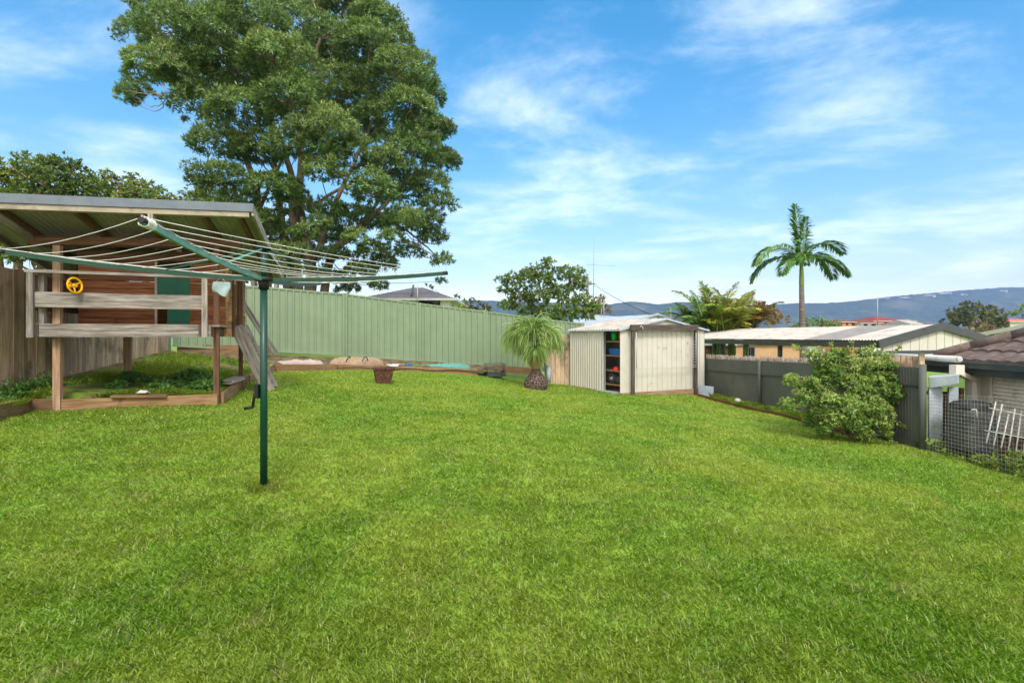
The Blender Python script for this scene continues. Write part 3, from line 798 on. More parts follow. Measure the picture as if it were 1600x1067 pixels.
# ------------------------------------------------------------------ green steel fence
gf = empty('steel_fence', (-3, fence_y(-3), E-.7), 'long pale green ribbed steel fence across the back of the yard', 'fence')
topx = [385, 540, 655, 759, 880]
def ftop(X):
    Y = fence_y(X); px = HX+X/Y*F
    return E+(HY-np.interp(px, [277, 385, 540, 657, 750, 880, 960], [440, 447, 460, 475, 486, 503, 511]))/F*Y
def fbot(X):
    Y = fence_y(X); px = HX+X/Y*F
    return E+(HY-np.interp(px, [277, 385, 540, 657, 750, 850, 880, 960], [539, 546, 553, 563, 571, 578, 583, 592]))/F*Y-.04
posts = [-8.80, -6.77, -4.79, -2.81, -.83, 1.15, 2.4]
RIB = [(0, 0), (.62, 0), (.68, .036), (.86, .036), (.92, 0)]
for i in range(len(posts)-1):
    xa, xb = posts[i]+.03, posts[i+1]-.03
    mb = MB(); A = (xa, fence_y(xa), fbot(xa)); B = (xb, fence_y(xb), fbot(xb)); C = (xb, fence_y(xb), ftop(xb)); D_ = (xa, fence_y(xa), ftop(xa))
    mb.sheet(A, B, C, D_, .19, RIB)
    pn = mb.build('panel', M['fencegreen'], gf)
    mb = MB(); mb.bar(np.array(D_)+[0, 0, .0], np.array(C)+[0, 0, .0], .055, .045); mb.build('rail', M['fencegreen'], gf)
    mb = MB(); mb.bar(np.array(A)+[0, 0, .03], np.array(B)+[0, 0, .03], .06, .06); mb.build('rail', M['fencegreen'], gf)
for x in posts[1:]:
    mb = MB(); y = fence_y(x)-.012
    mb.bar((x-.034, y-.0108, fbot(x)-.2), (x-.034, y-.0108, ftop(x)+.03), .062, .11, (0, 1, 0)); mb.bar((x+.034, y+.0108, fbot(x)-.2), (x+.034, y+.0108, ftop(x)+.03), .062, .11, (0, 1, 0))
    mb.build('post', M['fencegreen'], gf)

# things lying in the back bed
def lump(name, c, L, Wd, H, ang, material, label, cat, seed=0, wrink=5, edge=.35):
    r_ = np.random.default_rng(seed); ph_ = r_.uniform(0, 6, 8)
    ca, sa = math.cos(ang), math.sin(ang)
    def f(u, v):
        a = u*2*math.pi; rr = v*(1+.12*math.sin(3*a+ph_[0])+.08*math.sin(5*a+ph_[1]))
        x, y = rr*math.cos(a)*L/2, rr*math.sin(a)*Wd/2
        fold = 0
        for q_ in range(5):
            th_ = ph_[q_]; f_ = wrink*(1.0+.8*q_)*2.2/max(L, .6); fold += .5/(1+.5*q_)*(1-abs(math.sin(f_*(x*math.cos(th_)+1.6*y*math.sin(th_))+ph_[q_+1]*2+.6*math.sin(4*x+3*y+th_)))*1.6)
        fold = .45+.45*fold
        h = H*(max(0, 1-v**4))**edge*(.5+.6*fold)
        if v > .97: h = -.03
        return (c[0]+x*ca-y*sa, c[1]+x*sa+y*ca, c[2]+h)
    mb = MB(); mb.grid(f, np.linspace(0, 1, 97), np.linspace(0.001, 1, 25))
    return one(name, mb, material, label, cat)
A38 = math.atan(.38)
lump('folded_sheet', P(470, 568, 13.75), 1.15, .5, .12, A38, M['pinktarp'], 'pale pinkish folded sheet lying in the back bed near the ladder', 'tarp', 1, 3)
lump('canvas_bundle', P(552, 571, 14.3), 1.4, .55, .26, A38, M['tan'], 'tan canvas bundle with dark straps lying in front of the green fence', 'bundle', 2, 5)
lump('white_sheet', P(612, 573, 14.7), .72, .4, .09, A38, M['white'], 'crumpled white plastic sheet between the canvas bundle and the blue bag', 'tarp', 3, 6)
lump('blue_bag', P(639, 572, 14.9), .2, .25, .10, A38, M['blue'], 'small bright blue bag beside the teal cloth', 'bag', 4, 3)
lump('teal_cloth', P(695, 575.5, 15.35), 1.72, .42, .15, A38, M['teal'], 'long teal mesh cloth lying in the back bed by the green fence', 'cloth', 5, 4)
# straps round the canvas bundle
mb = MB()
for px in (541, 566): 
    c = P(px, 571, 14.0)
    mb.tube([c+np.array([.07*math.sin(t*2), -.02+.42*t, -.02+.25*math.sin(math.pi*min(t+.1, 1))**.6]) for t in np.linspace(0, 1, 9)], .013, 5)
one('strap', mb, M['black'], 'dark straps lying over the tan canvas bundle', 'strap')
# white ball
mb = MB(); c = P(424, 573.5, 13.0)
mb.lathe(c-np.array([0, 0, .08]), [(.001+.075*math.sin(a), .075-.075*math.cos(a)) for a in np.linspace(0, math.pi, 12)], 16)
one('ball', mb, M['white'], 'small white ball on the sleeper beside the clothesline pole', 'ball')
# planter
fc = P(599, 599.5, 12.0); gzz = float(GH(fc[0], fc[1])); fc[2] = gzz
pl = empty('planter', fc, 'small square rusty brown planter standing alone on the lawn', 'planter')
mb = MB(); ro = .35
def sq(r_, z, inner=0):
    return [fc+np.array([r_*math.cos(ro+math.pi/4+k*math.pi/2), r_*math.sin(ro+math.pi/4+k*math.pi/2), z]) for k in range(4)]
rings = [sq(.22, -.01), sq(.31, .34), sq(.27, .34), sq(.25, .26)]
for a, b in zip(rings[:-1], rings[1:]):
    for k in range(4): mb.poly([a[k], a[(k+1) % 4], b[(k+1) % 4], b[k]])
mb.build('tub', M['rust'], pl)
mb = MB()
q = sq(.315, .335)+sq(.315, .37); 
for k in range(4): mb.bar(q[k]+[0, 0, .01], q[(k+1) % 4]+[0, 0, .01], .03, .035)
mb.build('rim', M['rust'], pl)
mb = MB(); mb.poly(sq(.26, .275)); mb.build('potting_soil', M['soil'], pl)

# ------------------------------------------------------------------ ponytail palm
bc = np.array([.68, 14.6, 0]); bc[2] = float(GH(bc[0], bc[1]))
pp = empty('ponytail_palm', bc, 'ponytail palm with swollen cracked base and drooping grassy heads on the lawn', 'palm')
mb = MB()
mb.lathe(bc-np.array([0, 0, .05]), [(.29, 0), (.335, .10), (.34, .22), (.30, .34), (.225, .43), (.165, .51), (.13, .60), (.12, .70)], 26)
mb.build('swollen_base', M['bulb'], pp)
def W3(px, py, D=14.6): return P(px, py, D)
mb = MB()
top = bc+np.array([0, 0, .6])
heads = [(W3(832, 524), .82), (W3(808, 524, 14.7), .62), (W3(856, 526, 14.7), .64), (W3(836, 546, 14.3), .50), (W3(842, 512, 14.8), .66), (W3(820, 510, 14.9), .6)]
for h_, _ in heads: limb(mb, [top, (top+h_)/2+np.array([0, 0, -.05]), h_], .13, .07, 10)
mb.build('trunk', mat('ponytail_trunk', [(.3, '#8a7450'), (.7, '#b39c70')], scale=6, stretch=(1, 1, .4), rough=.9, bump=.02), pp)
Vs, Rs = [], []
for h_, L0 in heads:
    n = 820
    az = rng.uniform(0, 2*math.pi, n); el = np.arcsin(rng.uniform(-.1, 1, n))
    d = np.stack([np.cos(az)*np.cos(el), np.sin(az)*np.cos(el), np.sin(el)], -1)
    L = L0*rng.uniform(.65, 1.1, n)*1.08; w = rng.uniform(.016, .03, n)
    shade = np.clip(rng.beta(1.1, 1.4, n), 0, 1)
    p = h_+d*.05; side = norm(np.cross(d, rng.normal(size=(n, 3))))
    nseg = 8; prev_p = p; prev_w = w; dd = d.copy()
    for s_ in range(nseg):
        dd = norm(dd+np.array([0, 0, -.34])*(1+.3*rng.random((n, 1))))
        q = prev_p+dd*(L/nseg)[:, None]
        ww = w*(1-(s_+1)/nseg*.85)
        sd = norm(np.cross(dd, side)); 
        Vs.append(np.stack([prev_p-sd*prev_w[:, None]/2, prev_p+sd*prev_w[:, None]/2, q+sd*ww[:, None]/2, q-sd*ww[:, None]/2], 1).reshape(-1, 3))
        Rs.append(np.clip(shade+.25*(s_/nseg)-.15, 0, 1)); prev_p, prev_w = q, ww
fast('leaves', np.concatenate(Vs), 4, np.concatenate(Rs), M['leafpony'], pp)
# white stub pipe and wire cage
mb = MB(); c = P(857, 592, 15.0); mb.tube([c-[0, 0, .1], c+[0, 0, .38]], .07, 14); mb.lathe(c+[0, 0, .37], [(.075, 0), (.08, .02), (.05, .05)], 14)
one('pipe', mb, M['bluewhite'], 'short pale grey capped pipe standing just right of the ponytail palm', 'pipe')
mb = MB(); cc = P(776, 588, 15.4)
Lc, Wc, Hc = .58, .42, .38
def cg_(u, v, w): return cc+np.array([(u-.5)*Lc*.93+(v)*Wc*-.3, (u-.5)*Lc*.36+v*Wc, w*Hc])
for k in range(8):
    f = k/7
    for v in (0, 1): mb.tube([cg_(f, v, 0), cg_(f, v, 1)], .003, 4); mb.tube([cg_(0, v, f), cg_(1, v, f)], .003, 4)
    for u in (0, 1): mb.tube([cg_(u, f, 0), cg_(u, f, 1)], .003, 4); mb.tube([cg_(u, 0, f), cg_(u, 1, f)], .003, 4)
    mb.tube([cg_(f, 0, 1), cg_(f, 1, 1)], .003, 4)
cage = empty('wire_cage', cc, 'small dark wire cage on the ground between green fence and ponytail palm', 'cage')
mb.build('mesh', M['charcoal'], cage)
mb = MB(); mb.hexa([cg_(0, 0, .0), cg_(1, 0, .0), cg_(1, 1, .0), cg_(0, 1, .0), cg_(0, 0, .22), cg_(1, 0, .22), cg_(1, 1, .22), cg_(0, 1, .22)]); mb.build('tray', M['charcoal'], cage)
# old palings beside the shed
of = empty('old_paling_fence', (1.9, 17.2, E-1.6), 'short stretch of mossy old palings between ponytail palm and shed', 'fence')
for k in range(8):
    mb = MB(); xx_ = 1.18+k*.15; y_ = 16.45+.25*xx_*.3+(.03 if k % 2 else 0)
    mb.bar((xx_, y_, E-1.66), (xx_, y_, E+.06), .02, .14, (1, 0, 0)); mb.build('paling', M['palingwood'], of)
for z_ in (-.2, -1.2): mb = MB(); mb.bar((1.1, 16.72, E+z_), (2.3, 16.76, E+z_), .04, .09); mb.build('rail', M['brownwood'], of)

# ------------------------------------------------------------------ shed
SA, SB, SC = np.array([3.02, 14.3]), np.array([5.92, 15.75]), np.array([1.90, 16.54])
su, sv_ = (SB-SA), (SC-SA)
def SQ(a, b, z):
    q = SA+su*a+sv_*b
    return np.array([q[0], q[1], E+z])
zb, ze, zp = -1.62, .165, .47
sh = empty('garden_shed', SQ(.5, .5, zb), 'cream ribbed metal garden shed with its sliding door half open', 'shed')
SR = [(0, 0), (.45, 0), (.55, .024), (.85, .024), (.95, 0)]
def swall(name, a0, b0, a1, b1, z0, z1, pitch=.115, m='cream', offs=0, parent=sh, prof=SR):
    mb = MB(); mb.sheet(SQ(a0, b0, z0), SQ(a1, b1, z0), SQ(a1, b1, z1), SQ(a0, b0, z1), pitch, prof); return mb.build(name, M[m], parent)
dB = .29  # door opening ends here (fraction along left side)
swall('door', -.012, 1.0, -.012, dB, zb+.03, ze-.01)
for f in (dB,):
    mb = MB(); mb.bar(SQ(-.016, f, zb+.03), SQ(-.016, f, ze-.02), .03, .035, (1, 0, 0)); mb.build('door_edge', M['bluewhite'], sh)
PL = [(0, 0), (.86, 0), (.88, -.018), (.96, -.018), (.98, 0)]
swall('front_wall', 0, 0, .13, 0, zb+.02, ze, .3, prof=PL)
swall('front_wall', .13, 0, 1, 0, zb+.02, ze, .19, prof=PL)
mb = MB(); 
mb.poly([SQ(0, 0, ze), SQ(1, 0, ze), SQ(.5, 0, zp)]); mb.build('gable', M['cream'], sh)
mb = MB(); mb.poly([SQ(1, 0, zb), SQ(1, 1, zb), SQ(1, 1, ze), SQ(1, 0, ze)]); mb.poly([SQ(0, 1, zb), SQ(0, 1, ze), SQ(.5, 1, zp), SQ(1, 1, ze), SQ(1, 1, zb)])
mb.poly([SQ(.02, dB+.01, zb), SQ(.02, 1, zb), SQ(.02, 1, ze), SQ(.02, dB+.01, ze)])
mb.poly([SQ(0, 0, zb+.02), SQ(1, 0, zb+.02), SQ(1, 1, zb+.02), SQ(0, 1, zb+.02)])
mb.build('rear_walls', M['cream'], sh)
mb = MB()
for a0, a1, z0, z1 in ((-.035, .5, ze-.005, zp+.02), (1.035, .5, ze-.005, zp+.02)):
    A_, B_ = SQ(a0, -.03, z0), SQ(a0, 1.04, z0); C_, D_ = SQ(a1, 1.04, z1), SQ(a1, -.03, z1)
    if a0 > .5: A_, B_, C_, D_ = B_, A_, D_, C_
    # ribs run eave to ridge
    mb.sheet(B_, A_, D_, C_, .14, [(0, .012), (.55, .012), (.65, .042), (.88, .042)])
mb.build('roof', M['creamroof'], sh)
mb = MB()
for a0, a1 in ((-.035, .5), (1.035, .5)): mb.bar(SQ(a0, -.035, ze), SQ(a1, -.035, zp+.03), .02, .05)
mb.bar(SQ(-.036, -.03, ze-.01), SQ(-.036, 1.04, ze-.01), .03, .03); mb.bar(SQ(1.036, -.03, ze-.01), SQ(1.036, 1.04, ze-.01), .03, .03)
mb.build('roof_trim', M['bluewhite'], sh)
mb = MB(); mb.bar(SQ(.0, -.02, zb-.05), SQ(1, -.02, zb-.05), .06, .16); mb.bar(SQ(-.02, 0, zb-.04), SQ(-.02, 1, zb-.02), .06, .10); mb.build('base_rail', M['postwood'], sh)
mb = MB(); mb.bar(SQ(-.03, .0, zb+.01), SQ(-.03, dB+.1, zb+.02), .05, .02); mb.build('door_track', M['bluewhite'], sh)
for a_, z_, s_ in ((.43, -.30, .07), (.49, -.32, .07), (.515, -.31, .09), (.70, -.42, .07), (.78, -.18, .08), (.78, -.55, .06)):
    mb = MB(); c = SQ(a_, -.008, z_); mb.bar(c, c-[0, 0, s_], .012, .012, (1, 0, 0)); mb.build('hook', M['galv'], sh)
for z_ in (-.16, -.57, -1.0, -1.40):
    mb = MB(); mb.hexa([SQ(.03, .03, z_-.02), SQ(.2, .03, z_-.02), SQ(.2, dB+.1, z_-.02), SQ(.03, dB+.1, z_-.02), SQ(.03, .03, z_+.02), SQ(.2, .03, z_+.02), SQ(.2, dB+.1, z_+.02), SQ(.03, dB+.1, z_+.02)])
    mb.build('shelf', M['sleeper'], sh)
def bucket(a, b, z, r, h, m, label, cat='bucket', name='bucket'):
    c = SQ(a, b, z+.02); mb = MB(); mb.lathe(c, [(r*.75, 0), (r, h), (r*.93, h), (r*.7, .03)], 18); return one(name, mb, M[m], label, cat)
bucket(.055, .19, -.16, .11, .26, 'bucketgreen', 'green plastic bucket on the top shelf inside the shed')
bucket(.055, .07, -.16, .09, .24, 'red', 'red plastic bucket on the top shelf inside the shed')
c = SQ(.06, .16, -.55)
mb = MB(); mb.hexa([SQ(.04, .06, -.55), SQ(.12, .06, -.55), SQ(.12, .26, -.55), SQ(.04, .26, -.55), SQ(.035, .05, -.36), SQ(.125, .05, -.36), SQ(.125, .27, -.36), SQ(.035, .27, -.36)])
one('crate', mb, M['blue'], 'blue plastic crate on the second shelf inside the shed', 'crate', None, .01)
lump('red_bundle', SQ(.06, .16, -.98), .26, .2, .12, .9, M['red'], 'bright red cloth bundle on the third shelf inside the shed', 'bundle', 8, 3)
mw = empty('hand_trolley', SQ(.08, .15, -1.38), 'dark wheeled trolley on the lowest shelf of the shed', 'trolley')
mb = MB(); c = SQ(.045, .22, -1.22); ax = norm(np.append(su, 0)); u = np.array([0, 0, 1.]); w = np.cross(ax, u)
mb.tube([c+.12*(math.cos(a)*u+math.sin(a)*w) for a in np.linspace(0, 2*math.pi, 21)], .04, 8, cap=False); mb.build('wheel', M['rubber'], mw)
mb = MB(); mb.tube([c-ax*.05, c+ax*.05], .045, 10)
for a in np.linspace(0, 2*math.pi, 6)[:-1]: mb.tube([c, c+.09*(math.cos(a)*u+math.sin(a)*w)], .012, 5)
mb.build('spokes', M['galv'], mw)
mb = MB(); mb.hexa([SQ(.05, .04, -1.33), SQ(.12, .04, -1.33), SQ(.12, .17, -1.33), SQ(.05, .17, -1.33), SQ(.05, .04, -1.16), SQ(.12, .04, -1.16), SQ(.12, .17, -1.16), SQ(.05, .17, -1.16)]); mb.build('body', M['charcoal'], mw, .01)
# timber frame with folded line in front
tf = empty('line_frame', P(1038, 618, 14.8), 'dark timber goal shaped frame holding a folded white line rack before the shed', 'frame')
pl_, pr_ = P(989, 619, 14.32), P(1087, 618, 15.42)
for q, zt in ((pl_, .26), (pr_, .28)):
    mb = MB(); mb.bar((q[0], q[1], q[2]-.1), (q[0], q[1], E+zt), .09, .10, (0, 1, 0)); mb.build('post', M['blackwood'], tf, .004)
mb = MB(); d = norm(pr_-pl_); d[2] = 0
mb.bar(np.array([*pl_[:2], E+.235])-d*.09+[0, -.03, 0], np.array([*pr_[:2], E+.255])+d*.07+[0, -.03, 0], .07, .165); mb.build('beam', M['blackwood'], tf, .005)
mb = MB(); e_ = np.array([0, -.075, 0])
a = pl_+d*.1; b = pr_-d*.02
A_ = np.array([a[0], a[1], E+.10])+e_; B_ = np.array([a[0], a[1], E-.90])+e_; C_ = np.array([b[0], b[1], E-.93])+e_; D_ = np.array([b[0], b[1], E+.1])+e_
mb.tube([A_, B_], .012, 6); mb.tube([B_, C_], .010, 6); mb.tube([C_, D_], .010, 6)
mb.build('rack', M['white'], tf)
mb = MB()
for k in range(9):
    q = C_+(D_-C_)*(.06+.085*k); mb.tube([q, q-d*.19+[0, 0, .02*math.sin(k)]], .006, 5)
mb.build('rack_arms', M['white'], tf)
mb = MB(); q = np.array([*pl_[:2], E+.27])+d*.22+e_; mb.tube([q+[0, 0, -.04], q+[.04, 0, .02], q+[.09, 0, -.03], q+[.08, 0, -.09]], .012, 6); mb.build('hook', M['white'], tf)
# blue grey sheet leaning
mb = MB(); mb.sheet(P(1092, 621, 15.2), P(1114, 626, 14.6), P(1115, 604, 14.75), P(1091, 601, 15.35), .07, [(0, 0), (.5, 0), (.6, .01), (.85, .01)])
one('metal_sheet', mb, mat('blue_grey_sheet', [(.3, '#8492a0'), (.7, '#98a4b0')], rough=.5), 'small blue grey ribbed sheet leaning at the right corner of the shed', 'metal sheet')

# ------------------------------------------------------------------ dark grey fence on the right
df = empty('grey_fence', (6.2, 11, E-1.8), 'dark grey sheet fence with a lapped top running along the right side', 'fence')
Yk = [7.9, 10.7, 16.0]
def gx(Y): return np.interp(Y, [7.9, 16], [6.37, 6.02])
def gtop(Y): return np.interp(Y, [7.9, 10.7, 16], [-.485, -.568, -.70])
def gseam(Y): return np.interp(Y, [7.9, 11.3, 16], [-.76, -.89, -1.04])
def gbot(Y): return np.interp(Y, [7.9, 16], [-1.70, -1.95])
secs = [7.9, 9.15, 10.9, 12.65, 14.4, 16.0]
for i, (y0, y1) in enumerate(zip(secs[:-1], secs[1:])):
    x0, x1 = gx(y0), gx(y1)
    mb = MB()
    mb.sheet((x1, y1-.001, E+gbot(y1)), (x0, y0+.001, E+gbot(y0)), (x0, y0+.001, E+gseam(y0)+.04), (x1, y1-.001, E+gseam(y1)+.04), .06 if i == 0 else 1.8, [(0, 0), (.5, 0), (.6, .006), (.9, .006)] if i == 0 else [(0, 0)])
    mb.build('panel', M['darkgrey'], df)
    mb = MB(); o_ = -.03
    mb.sheet((x1+o_, y1-.001, E+gseam(y1)), (x0+o_, y0+.001, E+gseam(y0)), (x0+o_, y0+.001, E+gtop(y0)), (x1+o_, y1-.001, E+gtop(y1)), .06 if i == 0 else 1.8, [(0, 0), (.5, 0), (.6, .006), (.9, .006)] if i == 0 else [(0, 0)])
    mb.build('top_panel', M['darkgrey'], df)
    mb = MB(); mb.bar((x1-.012, y1, E+gseam(y1)-.012), (x0-.012, y0, E+gseam(y0)-.012), .05, .03); mb.build('rail', M['charcoal'], df)
for y_ in secs[1:-1:2]+[7.88]:
    x_ = gx(y_)-.05; mb = MB(); r_ = .045 if y_ > 8 else .06
    mb.tube([(x_, y_, E+gbot(y_)-.1), (x_, y_, E+gtop(y_)+(.02 if y_ > 8 else .05))], r_*.8, 12); mb.build('post', M['darkgrey'], df)
mb = MB(); mb.bar((6.33, 8.0, E-1.80), (6.24, 10.4, E-1.85), .12, .30); one('plinth', mb, mat('dark_concrete', [(.3, '#3f4238'), (.7, '#5a5d50')], rough=.9, scale=6, stain='#5c6a30', stain_scale=5), 'dark mossy concrete plinth under the near end of the grey fence', 'plinth')
# lawn edging strip
mb = MB(); ed = [(5.45, 15.25), (5.62, 13), (5.70, 11.2), (5.78, 9.8), (5.9, 8.4)]
for a, b in zip(ed[:-1], ed[1:]):
    mb.bar((a[0], a[1], float(GH(*a))+.03), (b[0], b[1], float(GH(*b))+.03), .03, .09)
one('lawn_edging', mb, wood('dark_edging', '#3a2014', '#5e3822', '#7a5038'), 'low dark brown timber edging between lawn and weed strip on the right', 'edging')
mb = MB(); c = np.array([5.93, 13.45, 0]); c[2] = float(GH(c[0], c[1]))+.12
mb.lathe(c-[0, 0, .1], [(.001+.1*math.sin(a)*(1+.1*math.sin(5*a)), .08-.08*math.cos(a)) for a in np.linspace(0, math.pi, 10)], 12)
one('stone', mb, M['white'], 'pale stone among the weeds below the grey fence', 'stone')
# brushwood screen rising behind the grey fence
bsn = MB()
for k in range(900):
    y_ = rng.uniform(9.6, 16.2); x_ = gx(y_)+.14+rng.uniform(0, .07); h_ = gtop(y_)+rng.uniform(.02, .05+.0055*y_)
    a = np.array([x_, y_, E+gtop(y_)-.5]); b = np.array([x_+rng.normal(0, .02), y_+rng.normal(0, .03), E+h_]); bsn.tube([a, b], .007, 4)
one('brushwood_screen', bsn, mat('brushwood', [(.3, '#75675c'), (.7, '#a89c90')], scale=20, rnd=.35, rough=.95), 'rough brushwood screen showing above the dark grey fence', 'screen')
pk = empty('picket_screen', (6.5, 8.4, E-.5), 'row of short brown timber pickets above the near end of the grey fence', 'fence')
for k in range(11):
    y_ = 8.15+.12*k; mb = MB(); x_ = gx(y_)+.16
    mb.bar((x_, y_, E-1.2), (x_, y_, E-.33+random.uniform(-.02, .02)+(.05 if k == 0 else 0)), .02, .09, (1, 0, 0)); mb.build('picket', M['palingwood'], pk)
mb = MB(); mb.bar((6.53+.03, 8.1, E-.9), (6.48+.03, 9.5, E-.9), .03, .06); mb.build('rail', M['brownwood'], pk)

# ------------------------------------------------------------------ wire fence
wf = empty('wire_fence', (6.4, 6.4, E-1.75), 'low rusty welded wire mesh fence at the right edge of the lawn', 'fence')
def wpt(Y, f):
    x_ = np.interp(Y, [4, 7.9], [6.46, 6.34]); zb_ = np.interp(Y, [4, 6.4, 7.9], [-1.84, -1.79, -1.74]); zt_ = np.interp(Y, [4, 6.4, 7.9], [-.70, -.776, -.89])
    w_ = .015*math.sin(Y*3+f*3)
    return np.array([x_+w_, Y, E+zb_+(zt_-zb_)*f])
mb = MB()
for k in range(76): mb.tube([wpt(4+k*.0515, 0), wpt(4+k*.0515, 1+.01*(k % 2))], .0024, 4, cap=False, rnd=.5)
for k in range(18): mb.tube([wpt(y_, k/17) for y_ in np.linspace(4, 7.86, 12)], .0024, 4, cap=False, rnd=.5)
mb.build('mesh', M['galv'], wf)
mb = MB(); mb.tube([wpt(5.6, -.1)+[.03, 0, 0], wpt(5.6, 1.0)+[.03, 0, 0]], .018, 8); mb.build('post', M['galv'], wf)
# undergrowth along the wire fence
n = 5500
y_ = rng.uniform(3.6, 8.0, n); x_ = 6.55+rng.normal(0, .15, n)+.12*np.sin(y_*5); zt_ = np.abs(rng.normal(0, .12, n))*(1+.5*np.sin(y_*4.1)) 
base = np.stack([x_, y_, E-1.92+zt_], -1)
v, r_ = rosettes(base, norm(rng.normal(0, .5, (n, 3))+[0, 0, 1]), 4, .065, .028, 1.0)
o = fast('undergrowth', v, 4, r_, M['hedgeleaf']); o['kind'] = 'stuff'; tag(o, 'tangled green and brown undergrowth along the foot of the wire fence', 'undergrowth')
n = 14000
x_ = rng.uniform(6.6, 7.7, n); y_ = rng.uniform(3.5, 8.5, n)
g = blades('tall_grass', x_, y_, GH(x_, y_)-.01, rng.uniform(.08, .28, n), np.full(n, .011), rng.beta(2, 2, n), M['grass'], .8)
tag(g, 'long unmown grass behind the wire fence beside the neighbouring house', 'grass')

# ------------------------------------------------------------------ things behind the wire fence
bx = empty('pallet_bench', P(1475, 640, 8.2), 'pale blue white bench with a thick slab top behind the wire fence', 'bench')
mb = MB(); mb.hexa([P(1452, 607, 7.9), P(1498, 600, 7.6), P(1500, 596, 8.3), P(1456, 603, 8.5), P(1450, 589, 7.9), P(1497, 585, 7.6), P(1500, 583, 8.3), P(1455, 586, 8.5)])
mb.build('top', M['bluewhite'], bx, .01)
for px0, px1, yb, D in ((1452, 1473, 674, 7.9), (1483, 1498, 662, 8.0)):
    mb = MB(); a = P(px0, yb+12, D); b = P(px1, yb+12, D); q = [a, b, b+[.02, .06, 0], a+[.02, .06, 0]]; H_ = (yb+12-605)/F*D
    mb.hexa(q+[p_+[0, 0, H_] for p_ in q]); mb.build('leg', M['bluewhite'], bx, .006)
mb = MB(); mb.bar(P(1478, 612, 8.2), P(1478, 690, 8.2), .07, .07, (0, 1, 0)); mb.bar(P(1502, 606, 8.25), P(1502, 690, 8.25), .05, .05, (0, 1, 0)); mb.build('stand', M['brownwood'], bx)
# compost bin
bb_ = P(1518, 700, 7.45); cb = empty('compost_bin', bb_, 'black ribbed compost bin with rounded lid behind the wire fence', 'bin')
mb = MB()
def rring(hw, z): 
    return [bb_+np.array([hw*(abs(math.cos(a))**.45)*math.copysign(1, math.cos(a)), hw*(abs(math.sin(a))**.45)*math.copysign(1, math.sin(a)), z]) for a in np.linspace(0, 2*math.pi, 33)[:-1]]
pr = [(.23, 0), (.24, .06), (.232, .07), (.236, .2), (.228, .21), (.23, .34), (.222, .35), (.224, .5), (.2, .6)]
rs_ = [rring(*q) for q in pr]
for a, b in zip(rs_[:-1], rs_[1:]):
    for k in range(32): mb.poly([a[k], a[(k+1) % 32], b[(k+1) % 32], b[k]], .5)
mb.build('body', M['charcoal'], cb)
mb = MB(); rs_ = [rring(*q) for q in [(.215, .585), (.215, .62), (.17, .67), (.08, .695), (.001, .7)]]
for a, b in zip(rs_[:-1], rs_[1:]):
    for k in range(32): mb.poly([a[k], a[(k+1) % 32], b[(k+1) % 32], b[k]], .5)
mb.build('lid', M['black'], cb)
mb = MB(); q = P(1518, 640, 7.18); mb.tube([q, q+[.06, 0, .005], q+[.08, 0, -.12]], .012, 6); mb.build('latch', M['white'], cb)
# leaning white rack
rk = empty('metal_rack', P(1570, 690, 6.9), 'white metal rack of thin slanted bars leaning by the roller shutter', 'rack')
for k in range(6):
    a = P(1541+11.5*k, 692+4*k, 6.95); b = P(1556+10*k, 628+3.5*k+(12 if k == 2 else 0), 7.15); mb = MB(); mb.tube([a, b], .0095, 6); mb.build('bar', M['white'], rk)
for q_ in (([P(1545, 637, 7.1), P(1630, 655, 6.9)]), ([P(1538, 672, 7.0), P(1630, 690, 6.8)])): mb = MB(); mb.tube(q_, .008, 6); mb.build('rail', M['white'], rk)

# ------------------------------------------------------------------ neighbour's brown tiled house
nh = empty('tiled_house', (8.5, 7, E-2.2), 'single storey house with brown roof tiles and cream roller shutter at the right', 'house')
gz_ = -.39
def roofpt(s_, t_):   # s: along the eave from the far corner towards us, t: up the slope
    return np.array([7.28+t_, 8.82-s_, E+gz_+.5*t_])
mb = MB(); course = .30; tw_ = .24
for j in range(9):
    t_0, t_1 = j*course-.04, (j+1)*course+.015
    s0 = max(0, t_0)-.02
    us = np.arange(0, 5.2, tw_/8)
    def f(u, v, t_0=t_0, t_1=t_1, s0=s0):
        t_ = t_0+(t_1-t_0)*min(v, 1)
        w_ = .026*abs(math.sin(math.pi*((s0+u)/tw_)))**.7 - .01
        lift = .038*(1-min(v, 1)) if v >= 0 else 0
        q = roofpt(max(s0+u, t_ if False else 0), t_)
        q[2] += w_+lift-(.03 if v < 0 else 0)
        return q
    k0 = len(mb.f); mb.grid(f, us, [-.01, 0, .5, 1], smooth=False)
    nn_ = len(us)-1
    for k in range(k0, len(mb.f)):
        mb.r[k] = (math.sin(int(((k-k0) % nn_)/8)*12.9+j*4.1)*43758.5) % 1
# trim tiles beyond the hip
keepf = [i for i, f_ in enumerate(mb.f) if (8.82-np.mean([mb.v[q][1] for q in f_])) > (np.mean([mb.v[q][0] for q in f_])-7.28)-.02]
uvq = []; 
for i in keepf: uvq += mb.uv[4*i:4*i+4]
mb.f = [mb.f[i] for i in keepf]; mb.r = [mb.r[i] for i in keepf]; mb.sm = [mb.sm[i] for i in keepf]; mb.uv = uvq
mb.build('roof', M['roofbrown'], nh)
mb = MB(); mb.poly([roofpt(0, 0), roofpt(2.7, 2.7), roofpt(2.7, 2.7)+[4, 0, 0], np.array([12, 8.82, E+gz_])]); mb.poly([roofpt(0, 0)-[0, 0, .03], roofpt(5, 0)-[0, 0, .03], np.array([12, 3.8, E+gz_-.03]), np.array([12, 8.8, E+gz_-.03])])
mb.build('roof_end', M['roofbrown'], nh)
mb = MB()
for k in range(8):
    t_ = k*.34; a = roofpt(t_, t_)+[0, 0, .045]; b = roofpt(t_+.36, t_+.36)+[0, 0, .055]; mb.tube([a, b], [.095, .085], 10)
